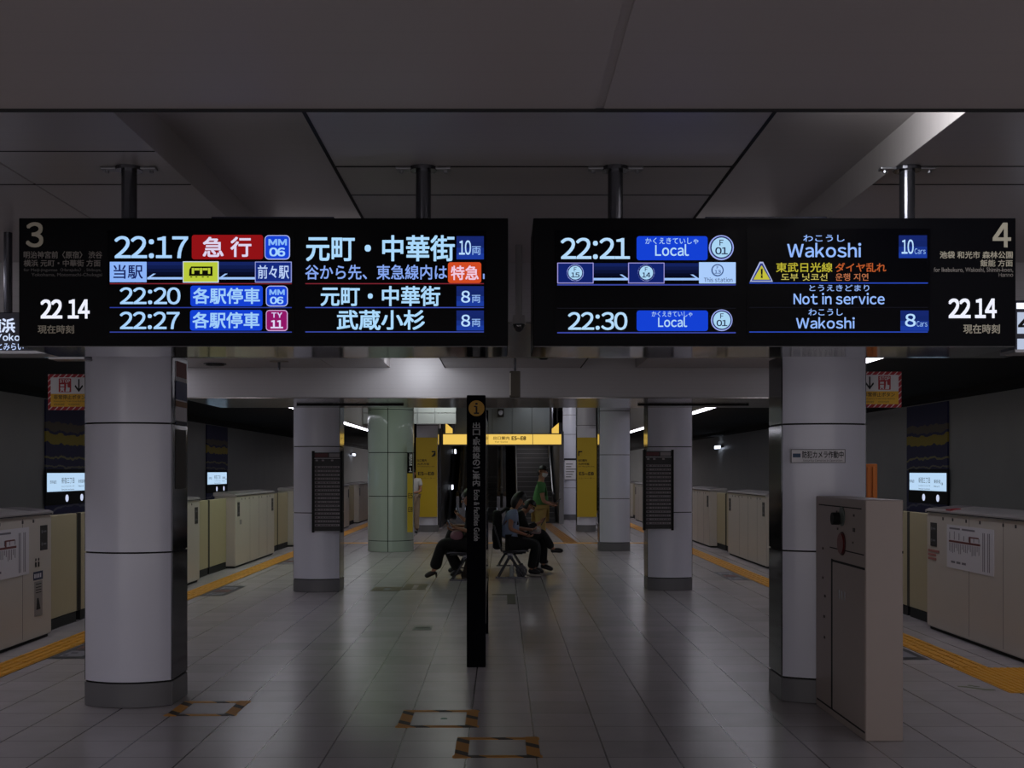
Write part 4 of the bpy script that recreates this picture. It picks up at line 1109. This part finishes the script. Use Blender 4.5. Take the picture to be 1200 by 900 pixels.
for x, n in ((.46, 'inner'), (1.60, 'outer')):
    MB().tube([(x, 36.4, .9), (x, 36.9, .95), (x, 44.3, 4.9)], .028, 10).build('handrail', M_STEEL, st)
    for k in range(5): MB().cyl((x, 37.2 + k * 1.5, .3 + k * .8), (x, 37.2 + k * 1.5, 1.1 + k * .8), .016, 8).build('rail_post', M_STEEL, st)
es = empty('escalator', (-.7, 36.8, 0), 'dark escalator with shiny steel balustrades beside the staircase', 'escalator')
q = MB(); y, z = 37.6, .0
for k in range(24): q.box(-1.12, -.18, y, y + .42, max(0, z - .5), z + .02); y += .4; z += .2
q.build('steps', mat('escalator_step', '#1b1b20', .4, .5), es)
for x0, x1 in ((-1.42, -1.14), (-.16, .12)):
    q = MB().prism([(36.0, 0), (47.2, 5.0), (47.2, 5.9), (37.4, 1.02), (36.2, .98), (36.0, .85)], x0, x1, 'x')
    p_ = q.build('balustrade', mat('escalator_steel', '#6a6a70', .18, .9), es)
    MB().tube([((x0 + x1) / 2, 35.95, .5), ((x0 + x1) / 2, 35.95, .9), ((x0 + x1) / 2, 36.3, 1.06), ((x0 + x1) / 2, 37.4, 1.1), ((x0 + x1) / 2, 47, 5.95)], .045, 10).build('handrail_belt', M_JOINT, p_)
    MB().box(x0 - .005, x1 + .005, 36.02, 36.05, .42, .5).build('lamp_strip', emit('#a9b4c8', 1.0), p_)
MB().box(-1.12, -.18, 36.2, 37.6, 0, .02).build('landing_plate', M_STEEL, es)
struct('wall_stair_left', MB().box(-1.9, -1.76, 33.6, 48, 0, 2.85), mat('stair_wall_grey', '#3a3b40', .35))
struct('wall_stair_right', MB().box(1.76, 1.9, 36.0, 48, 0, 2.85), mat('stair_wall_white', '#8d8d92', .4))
struct('wall_stair_end', MB().box(-4.6, 4.6, 48, 48.1, 0, 7), M_DARKCEIL)
struct('wall_above_platform_end', MB().box(-8.2, 8.2, 48.0, 48.1, 3.0, 7), M_DARKCEIL)
struct('wall_stairwell_left', MB().box(-1.9, -1.76, 40, 48, 2.85, 7), M_DARKCEIL)
for yl, zl, lab in ((42.0, 2.3, 'bright lamp on the stairwell side wall above the escalator'), (39.5, 1.05, 'low glowing box standing for a glint on the escalator balustrade')):
    wl = empty('wall_lamp_or_glint', (-1.72, yl, zl), lab, 'wall lamp')
    MB().box(-1.76, -1.71, yl - .3, yl + .3, zl - .06, zl + .12, .01).build('housing', M_POST, wl)
    MB().box(-1.71, -1.66, yl - .26, yl + .26, zl - .05, zl + .11, .015).build('diffuser', emit('#dfe6f5', 2.0), wl)  # the lower one paints a balustrade reflection as a glowing box
# ceiling speaker / black projector on the header
bx = empty('ceiling_speaker', (-.05, 40.4, 3.5), 'small black box on the grey panels above the yellow sign', 'speaker')
MB().box(-.16, .06, 40.25, 40.5, 3.5, 3.78, .01).build('box', M_JOINT, bx)
MB().cyl((-.05, 40.24, 3.64), (-.05, 40.26, 3.64), .08, 16).build('cone', M_POST, bx)

def exit_poster(x0, x1, Yf, label, flip):
    r = empty('exit_poster', ((x0 + x1) / 2, Yf, .4), label, 'poster', 'yellow exit posters')
    MB().box(x0, x1, Yf, Yf + .045, .40, 2.52, .003).build('panel', M_POSTER_YEL, r)
    f = Face(Yf)
    cx = lambda u: VX + (x0 + (x1 - x0) * u) * F / Yf
    f.text('↗' if not flip else '↖', cx(.7) if not flip else cx(.05), 528.5, cx(.92) if not flip else cx(.3), 535.5, M_INK, r, 'arrow', .004, .02)
    f.text('出口案内', cx(.06), 538, cx(.5), 541, M_INK, r, 'lettering', .004, .01); f.text('丸井方面', cx(.06), 542.5, cx(.62), 545, M_INK, r, 'lettering', .004, .01)
    f.text('for Shinjuku Sta.', cx(.06), 546, cx(.9), 547.6, M_INK, r, 'lettering', .004, 0)
    f.text('E5~E8', cx(.1), 553, cx(.85), 557, M_INK, r, 'lettering', .004, .015)
    f.text('エレベーター', cx(.06), 559.5, cx(.9), 561.3, M_INK, r, 'lettering', .004, 0)
    return r
exit_poster(-2.30, -1.73, 31.14, 'yellow exit poster on the pillar behind the round column', False)
exit_poster(2.0, 2.52, 31.14, 'yellow exit poster on the pillar next to the plain white one', True)
nt_ = empty('wall_notice', (2.3, 38.86, 1.3), 'white notice sheet with small print on the farthest white pillar', 'notice')
MB().box(2.08, 2.54, 38.86, 38.90, 1.35, 1.98, .002).build('sheet', M_PAPER, nt_)
q = MB()
for k in range(6): q.box(2.12, 2.2 + .05 * (k % 4) + .1, 38.857, 38.861, 1.42 + k * .085, 1.445 + k * .085)
q.build('print', mat('faded_print', '#3d3531', .6), nt_)
MB().box(2.06, 2.56, 38.855, 38.90, 1.99, 2.05).build('heading_band', M_INK, nt_)

# ------------------------------------------------------------------ bench
def bench(y0, n, xs, facing, label):
    """a row of seats; facing +1 looks to +X"""
    r = empty('bench', (xs, y0 + n * .27, 0), label, 'bench', 'back to back benches')
    g = facing
    X = lambda d: xs + g * d
    for k in range(n):
        ya, yb = y0 + k * .56, y0 + k * .56 + .50
        s = MB()
        prof = [(0.02, .40), (.10, .385), (.38, .405), (.44, .39), (.445, .405), (.38, .425), (.10, .405), (.03, .42)]
        pts = [(X(p[0]), p[1]) for p in prof]
        s.prism(pts if g > 0 else pts[::-1], ya, yb, 'y').build('seat', mat('seat_steel', '#4c4c52', .4, .8), r)
        prof = [(0.02, .40), (.045, .40), (-.075, .80), (-.10, .80)]
        pts = [(X(p[0]), p[1]) for p in prof]
        MB().prism(pts if g > 0 else pts[::-1], ya, yb, 'y').build('backrest', mat('seat_back', '#2a2a2e', .5), r)
    MB().box(min(X(.12), X(.20)), max(X(.12), X(.20)), y0 - .02, y0 + n * .56, .32, .38).build('beam', M_POST, r)
    for k in (0, n):
        y = y0 + k * .56 - (.03 if k == 0 else .03)
        l = MB().tube([(X(.16), y, .34), (X(.36), y, .02)], .022, 10).tube([(X(.16), y, .34), (X(-.02), y, .02)], .022, 10)
        l.tube([(X(.05), y, .39), (X(.4), y, .39)], .016, 8).build('leg', M_POST, r)
        MB().box(min(X(-.06), X(.40)), max(X(-.06), X(.40)), y - .03, y + .03, 0, .022, .004).build('foot', M_POST, r)
    return r
bench(17.75, 4, -.04, 1, 'steel bench facing the right platform with people looking at phones')
bench(17.35, 4, -.38, -1, 'steel bench facing the left platform behind the guide board')

# ------------------------------------------------------------------ people
def skin_mesh(name, nodes, edges, m, parent, sub=1, root=None):
    """nodes: {key: (x, y, z, radius)}; one continuous skinned surface"""
    keys = list(nodes); idx = {k: i for i, k in enumerate(keys)}
    me = bpy.data.meshes.new(name)
    me.from_pydata([nodes[k][:3] for k in keys], [(idx[a], idx[b]) for a, b in edges], [])
    o = bpy.data.objects.new(name, me); COL.objects.link(o)
    sk = o.modifiers.new('skin', 'SKIN'); sk.use_smooth_shade = True
    for i, k in enumerate(keys):
        rr = nodes[k][3]
        v = me.skin_vertices[0].data[i]
        v.radius = rr if isinstance(rr, tuple) else (rr, rr)
        v.use_root = (k == (root or keys[0]))
    ss = o.modifiers.new('subdivision', 'SUBSURF'); ss.levels = sub; ss.render_levels = sub
    bpy.context.view_layer.update()
    dm = bpy.data.meshes.new_from_object(o.evaluated_get(bpy.context.evaluated_depsgraph_get()))
    bpy.data.objects.remove(o); bpy.data.meshes.remove(me)
    dm.name = name; dm.materials.clear(); dm.materials.append(m)
    for p in dm.polygons: p.use_smooth = True
    q = bpy.data.objects.new(name, dm); COL.objects.link(q)
    if parent is not None: q.parent = parent
    return q
def hand_nodes(N, E, tag_, wrist, d, side, curl):
    """palm, four bent fingers of unequal length and a thumb from the side of the palm"""
    w = Vector(wrist); d = Vector(d).normalized(); s = Vector(side).normalized(); c = Vector(curl).normalized()
    N[tag_ + 'palm'] = (*(w + d * .05), (.022)); E.append((tag_ + 'wr', tag_ + 'palm'))
    N[tag_ + 'knk'] = (*(w + d * .085), (.024)); E.append((tag_ + 'palm', tag_ + 'knk'))
    for i, (off, ln) in enumerate(((-.030, .066), (-.010, .076), (.010, .070), (.030, .054))):
        b = w + d * .092 + s * off
        m_ = b + d * ln * .5 + c * ln * .18
        t = b + d * ln * .72 + c * ln * .62
        for nm, p, r in (('b', b, .0095), ('m', m_, .009), ('t', t, .0078)): N['%sf%d%s' % (tag_, i, nm)] = (*p, r)
        E += [(tag_ + 'knk', '%sf%db' % (tag_, i)), ('%sf%db' % (tag_, i), '%sf%dm' % (tag_, i)), ('%sf%dm' % (tag_, i), '%sf%dt' % (tag_, i))]
    a = w + d * .04 - s * .03; t = w + d * .085 - s * .052 + c * .02
    N[tag_ + 'th1'] = (*a, .012); N[tag_ + 'th2'] = (*t, .009)
    E += [(tag_ + 'palm', tag_ + 'th1'), (tag_ + 'th1', tag_ + 'th2')]
def person(label, at, rot, J, top, legs, shoe, hair_m=M_HAIR, long_hair=False, mask=False, sleeve='short', flare=False, sole=None, legr=1.15, hem=-.05):
    """J: joint positions in the person's own frame (looking along +X, left hand at +Y)"""
    r = empty('person', (0, 0, 0), label, 'person')
    V = {k: Vector(v) for k, v in J.items()}
    N, E = {}, []
    def n(k, p, rad): N[k] = (*p, rad)
    n('pel', V['pel'] + Vector((.03, 0, .05)), .08); n('wai', V['pel'].lerp(V['che'], .45), .10); n('che', V['che'], .115)
    n('nkb', V['che'].lerp(V['nek'], .75), .07); n('nek', V['nek'], .048)
    hd = (V['hea'] - V['nek']).normalized()
    n('jaw', V['hea'] - hd * .065, .062); n('hea', V['hea'], .086); n('crn', V['hea'] + hd * .06, .074)
    E += [('pel', 'wai'), ('wai', 'che'), ('che', 'nkb'), ('nkb', 'nek'), ('nek', 'jaw'), ('jaw', 'hea'), ('hea', 'crn')]
    for S in 'LR':
        n(S + 'sh', V[S + 'sh'], .052); n(S + 'el', V[S + 'el'], .038); n(S + 'wr', V[S + 'wr'], .025)
        E += [('che', S + 'sh'), (S + 'sh', S + 'el'), (S + 'el', S + 'wr')]
        d = V[S + 'wr'] - V[S + 'el']
        up = Vector((0, 0, 1)); side = d.cross(up)
        if side.length < .02: side = Vector((1, 0, 0))
        side = side if S == 'R' else side
        curl = V.get(S + 'curl', Vector((0, 0, 1)) if d.normalized().z < .5 else Vector((1, 0, 0)))
        hand_nodes(N, E, S, V[S + 'wr'], d, side * (1 if S == 'L' else -1), curl)
        n(S + 'hi', V[S + 'hi'], .085); n(S + 'kn', V[S + 'kn'], .056); n(S + 'an', V[S + 'an'], .038); n(S + 'to', V[S + 'to'], .03)
        E += [('pel', S + 'hi'), (S + 'hi', S + 'kn'), (S + 'kn', S + 'an'), (S + 'an', S + 'to')]
    skin_mesh('body', N, E, M_SKIN, r, 1, 'pel')
    # clothing
    T_, TE = {}, []
    def t(k, p, rad): T_[k] = (*p, rad)
    t('pel', V['pel'] - (V['che'] - V['pel']) * hem, .175); t('wai', V['pel'].lerp(V['che'], .45), .16); t('che', V['che'], .17); t('nkb', V['che'].lerp(V['nek'], .72), .082)
    TE += [('pel', 'wai'), ('wai', 'che'), ('che', 'nkb')]
    for S in 'LR':
        t(S + 'sh', V[S + 'sh'], .078)
        f = .55 if sleeve == 'short' else 1.0
        t(S + 'el', V[S + 'sh'].lerp(V[S + 'el'], f), .07 if f < 1 else .056)
        TE += [('che', S + 'sh'), (S + 'sh', S + 'el')]
        if sleeve == 'long': t(S + 'wr', V[S + 'el'].lerp(V[S + 'wr'], .92), .036); TE.append((S + 'el', S + 'wr'))
    skin_mesh('shirt', T_, TE, top, r, 2, 'pel')
    P_, PE = {}, []
    P_['pel'] = (*V['pel'], .155)
    for S in 'LR':
        P_[S + 'hi'] = (*V[S + 'hi'], .098 * legr); P_[S + 'kn'] = (*V[S + 'kn'], .07 * legr)
        P_[S + 'mi'] = (*V[S + 'kn'].lerp(V[S + 'an'], .55), (.07 if flare else .058) * legr)
        P_[S + 'an'] = (*V[S + 'kn'].lerp(V[S + 'an'], .95), (.092 if flare else .052) * legr)
        PE += [('pel', S + 'hi'), (S + 'hi', S + 'kn'), (S + 'kn', S + 'mi'), (S + 'mi', S + 'an')]
    skin_mesh('trousers', P_, PE, legs, r, 2, 'pel')
    for S in 'LR':
        an, to = V[S + 'an'], V[S + 'to']
        d = (to - an); up = Vector((0, 0, 1)) if abs(d.normalized().z) < .8 else Vector((1, 0, 0))
        heel = an - d * .35 + Vector((0, 0, -.02))
        sh = skin_mesh('shoe', {'h': (*heel, .038), 'm': (*an.lerp(to, .4), .045), 'b': (*an.lerp(to, .85), .046), 't': (*(to + d * .25), .028)}, [('h', 'm'), ('m', 'b'), ('b', 't')], shoe, r, 2)
        if flare: MB().cyl((heel.x, heel.y, heel.z - .005), (heel.x, heel.y, max(0, heel.z - .085)), .017, 10, .011).build('heel', shoe, sh, local=True)
        if sole:
            p0, p1 = heel, to + d * .25
            z = min(p0.z, p1.z) - .045
            q = MB(); q.box(min(p0.x, p1.x) - .03, max(p0.x, p1.x) + .03, an.y - .045, an.y + .045, z, z + .03, .01)
            q.build('sole', sole, sh, local=True)
    # head details in a frame looking along 'look'
    lk = Vector(J.get('look', (1, 0, -.1))).normalized(); up = hd - lk * hd.dot(lk); up.normalize(); sd = up.cross(lk)
    B = Matrix((lk, sd, up)).transposed()
    H = V['hea'] + hd * .01
    def patch(fn, rad, m, name, smooth=True):
        q = MB().sphere((0, 0, 0), rad, 24, 16)
        bmesh.ops.delete(q.bm, geom=[v for v in q.bm.verts if not fn(v.co)], context='VERTS')
        for v in q.bm.verts: v.co = B @ v.co + H
        return q.build(name, m, r, smooth=smooth, local=True)
    hr = patch(lambda c: (c.z > .045) or (c.x < .015 and c.z > (-.16 if long_hair else -.07)), (.108, .098, .125) if not long_hair else (.112, .105, .16), hair_m, 'hair')
    if mask: patch(lambda c: c.x > .03 and -.095 < c.z < -.005, (.105, .085, .11), M_MASK, 'face_mask')
    q = MB().sphere(B @ Vector((.092, 0, -.015)) + H, (.018, .014, .02), 10, 8); q.build('nose', M_SKIN, r, smooth=True, local=True)
    for s in (-1, 1):
        MB().sphere(B @ Vector((.076, s * .032, .018)) + H, .011, 10, 8).build('eye', M_INK, r, smooth=True, local=True)
        MB().sphere(B @ Vector((0, s * .084, -.005)) + H, (.018, .012, .03), 10, 8).build('ear', M_SKIN, r, smooth=True, local=True)
    if not mask: MB().sphere(B @ Vector((.082, 0, -.058)) + H, (.008, .022, .006), 10, 6).build('mouth', mat('lips', '#7c463c', .5), r, smooth=True, local=True)
    r.location = at; r.rotation_euler = (0, 0, rot)
    return r, B, H
def to_world(r, v): return Matrix.Translation(r.location) @ r.rotation_euler.to_matrix().to_4x4() @ Vector(v)
SEAT = dict(pel=(0, 0, .50), che=(.0, 0, .92), nek=(.03, 0, 1.08), hea=(.07, 0, 1.20),
            Lsh=(.02, .18, 1.0), Rsh=(.02, -.18, 1.0), Lel=(.06, .24, .74), Rel=(.06, -.24, .74), Lwr=(.27, .12, .76), Rwr=(.27, -.12, .76),
            Lhi=(.06, .10, .50), Rhi=(.06, -.10, .50), Lkn=(.46, .11, .49), Rkn=(.46, -.11, .49), Lan=(.46, .11, .09), Ran=(.46, -.11, .09), Lto=(.58, .11, .045), Rto=(.58, -.11, .045))
def pose(**k): d = dict(SEAT); d.update(k); return d
# seated, looking to the right: near one in pale shirt and dark vest, one behind with crossed legs
pA, BA, HA = person('seated person in pale blue short-sleeved shirt with a dark backpack, facing right', (.10, 18.05, 0), 0,
    pose(che=(.03, 0, .90), nek=(.09, 0, 1.05), hea=(.15, 0, 1.16), look=(1, 0, -.5), Rel=(.02, -.24, .74), Rwr=(.24, -.20, .66), Lwr=(.30, .10, .72),
         Rsh=(.05, -.17, .98), Lsh=(.05, .17, .98), Rkn=(.42, -.10, .50), Lkn=(.44, .10, .50), Ran=(.34, -.10, .10), Lan=(.40, .1, .10), Rto=(.46, -.10, .065), Lto=(.52, .1, .065)),
    M_BLUE_SHIRT, M_CLOTH_BLACK, mat('dark_sneaker', '#141418', .6), sole=M_SOLE, long_hair=True, legr=1.3, hem=-.16)
pB, BB, HB = person('seated person in black leaning forward with white mask and crossed legs, facing right', (.16, 18.75, 0), 0,
    pose(che=(.10, 0, .86), nek=(.19, 0, .98), hea=(.27, 0, 1.05), look=(1, -.25, -.55), Rsh=(.12, -.17, .93), Lsh=(.12, .17, .93), Rel=(.24, -.22, .70), Lel=(.24, .22, .70), Rwr=(.40, -.08, .78), Lwr=(.40, .08, .78),
         Lkn=(.50, .10, .50), Lan=(.50, .08, .10), Lto=(.63, .07, .05), Rkn=(.47, -.04, .64), Ran=(.66, .02, .36), Rto=(.79, .03, .345)),
    M_CLOTH_BLACK, M_CLOTH_BLACK, M_SHOE, mask=True, sleeve='long', legr=1.3)
# standing in green polo shirt
STAND = dict(pel=(0, 0, .93), che=(.0, 0, 1.27), nek=(.02, 0, 1.46), hea=(.045, 0, 1.60), Lsh=(0, .185, 1.38), Rsh=(0, -.185, 1.38), Lel=(.05, .23, 1.10), Rel=(.05, -.23, 1.10),
             Lwr=(.19, .06, 1.06), Rwr=(.19, -.10, 1.04), Lhi=(0, .10, .90), Rhi=(0, -.10, .90), Lkn=(.02, .11, .50), Rkn=(.02, -.11, .50), Lan=(-.02, .11, .09), Ran=(-.02, -.11, .09), Lto=(.11, .12, .04), Rto=(.11, -.12, .04))
pG, BG, HG = person('standing person in green polo shirt, khaki trousers and white mask near the stairs', (.67, 20.6, 0), 0,
    dict(STAND, look=(.75, -.65, -.05)), M_GREEN, M_KHAKI, M_SHOE, mask=True, hem=.34)
# standing person half hidden by the round column
pW, BW, HW = person('standing person in white shirt with black shoulder bag by the round column', (-2.33, 30.4, 0), R(-100),
    dict(STAND, look=(1, 0, -.3), hea=(.05, 0, 1.56), nek=(.02, 0, 1.44)), M_WHITE_SHIRT, M_BEIGE, M_SHOE, hem=.15)
# two seated persons facing left behind the guide board
pL, BL, HL = person('seated person in black flared trousers and heeled sandals holding phone, facing left', (-.43, 17.6, 0), math.pi,
    pose(che=(.0, 0, .90), hea=(.08, 0, 1.18), Lel=(.04, .22, .72), Lwr=(.26, .16, .78), Rwr=(.27, -.10, .74), Lkn=(.47, .06, .56), Lan=(.60, .04, .11), Lto=(.71, .04, .05), Rkn=(.42, -.11, .50), Ran=(.22, -.11, .11), Rto=(.33, -.11, .055)),
    M_CLOTH_BLACK, M_CLOTH_BLACK, mat('sandal', '#1a1210', .5), long_hair=True, flare=True, legr=1.25)
pM, BM_, HM = person('second seated person in black with crossed legs and phone, farther along the bench, facing left', (-.43, 18.3, 0), math.pi,
    pose(hea=(.08, 0, 1.2), Lkn=(.34, .02, .74), Lan=(.48, .0, .36), Lto=(.58, 0, .31), Ran=(.30, -.11, .10), Rto=(.40, -.11, .055), Lel=(.05, .23, .78), Lwr=(.22, .14, .92), Rwr=(.27, -.10, .76), Lcurl=(-1, 0, .3)),
    M_CLOTH_DARK, M_CLOTH_BLACK, M_SHOE, long_hair=True)
# things they hold or carry
def phone(r, wrist, d, label, lean=.5, lit=False):
    p = to_world(r, Vector(wrist) + Vector(d))
    e = empty('phone', p, label, 'phone')
    q = MB().box(-.006, .006, -.036, .036, -.075, .075, .004).build('case', mat('phone_case', '#23232a', .3), e, local=True)
    MB().box(-.0075, -.0058, -.032, .032, -.07, .07).build('screen', emit('#5a6674', .6) if lit else mat('phone_glass', '#0c0d12', .1), e, local=True)
    e.rotation_euler = (0, R(lean * 60), r.rotation_euler.z)
    return e
phone(pA, (.24, -.20, .66), (.10, 0, .03), 'dark phone in the hand of the person with the backpack', .9)
phone(pB, (.40, -.02, .78), (.10, 0, .04), 'dark phone held up by the masked seated person', .5)
phone(pL, (.26, .16, .78), (.10, 0, .05), 'dark phone held by the person in flared trousers', .4, True)
phone(pM, (.22, .14, .92), (.04, 0, .12), 'dark phone held up by the second person facing left', .3, True)
phone(pG, (.19, -.02, 1.06), (.12, 0, .03), 'dark phone held by the person in the green polo shirt', .8)
hb = to_world(pL, (.25, .10, .655))
e = empty('handbag', hb, 'round pink handbag on the lap of the person in flared trousers', 'bag')
MB().sphere((0, 0, 0), (.10, .07, .085), 20, 12).build('pouch', mat('dusty_pink', '#8d6470', .6, bump=.3), e, smooth=True, local=True)
MB().tube([(-.06, 0, .06), (-.03, 0, .12), (.03, 0, .12), (.06, 0, .06)], .008, 8).build('strap', mat('dusty_pink', '#8d6470', .6), e, local=True)
hb = to_world(pB, (.36, -.10, .67))
e = empty('tote_bag', hb, 'pale pink and white bag on the lap of the masked seated person', 'bag')
MB().box(-.09, .10, -.06, .06, -.05, .08, .035, 3).build('pouch', mat('pale_pink', '#9a8486', .7, bump=.4), e, smooth=True, local=True)
MB().sphere((.04, -.06, .02), (.045, .02, .04), 12, 8).build('pocket', mat('bag_white', '#b0aaa8', .7), e, smooth=True, local=True)
bp = to_world(pA, (-.155, 0, .72))
e = empty('backpack', bp, 'black backpack worn by the seated person in the pale blue shirt', 'backpack')
MB().box(-.09, .05, -.17, .17, -.30, .30, .05, 3).build('bag_body', M_CLOTH_BLACK, e, smooth=True, local=True)
MB().box(-.10, -.06, -.11, .11, -.18, .02, .02, 2).build('front_pocket', M_CLOTH_DARK, e, smooth=True, local=True)
for s in (-1, 1): MB().tube([(.0, s * .12, .24), (.12, s * .13, .33), (.26, s * .12, .26), (.29, s * .13, .08)], .022, 8).build('shoulder_strap', M_CLOTH_BLACK, e, local=True)
sb = to_world(pW, (.05, -.16, .98))
e = empty('shoulder_bag', sb, 'black shoulder bag on the person in the white shirt', 'bag')
MB().box(-.16, .16, -.16, -.05, -.14, .12, .03, 2).build('bag_body', M_CLOTH_BLACK, e, smooth=True, local=True)
MB().tube([(-.05, -.1, .1), (-.02, .0, .32), (.02, .16, .48)], .018, 8).build('strap', M_CLOTH_BLACK, e, local=True)
e.rotation_euler.z = pW.rotation_euler.z
# odds and ends under the seats
wb = empty('water_bottle', (.145, 17.9, 0), 'clear plastic bottle standing under the bench facing right', 'bottle')
m_cl = mat('clear_plastic', '#b9c0c6', .1, spec=.6)
MB().cyl((.145, 17.9, 0), (.145, 17.9, .15), .032, 16).cyl((.145, 17.9, .15), (.145, 17.9, .18), .032, 16, .014).build('bottle_body', m_cl, wb, smooth=False)
MB().cyl((.145, 17.9, .178), (.145, 17.9, .20), .015, 12).build('cap', M_PAPER, wb)
pb = empty('plastic_bag', (.29, 17.92, 0), 'crumpled grey plastic bag under the bench facing right', 'bag')
q = MB().sphere((.29, 17.92, .09), (.09, .08, .095), 14, 10)
rnd = random.Random(3)
for v in q.bm.verts: v.co += Vector((rnd.uniform(-1, 1), rnd.uniform(-1, 1), 0)) * .012
q.build('bag_body', mat('grey_plastic', '#6d6d72', .3), pb)
MB().cyl((.29, 17.92, .17), (.29, 17.92, .21), .02, 8, .035).build('bag_knot', mat('grey_plastic', '#6d6d72', .3), pb)
pb = empty('shopping_bag', (-.62, 17.6, 0), 'brownish bag on the floor under the bench facing left', 'bag')
MB().prism([(-.62, 0), (-.30, 0), (-.34, .26), (-.56, .26)], 17.80, 17.96, 'y').build('bag_body', mat('brown_bag', '#3d342e', .8), pb)
MB().tube([(-.52, 17.88, .25), (-.49, 17.88, .30), (-.41, 17.88, .30), (-.38, 17.88, .25)], .008, 8).build('handle', M_JOINT, pb)
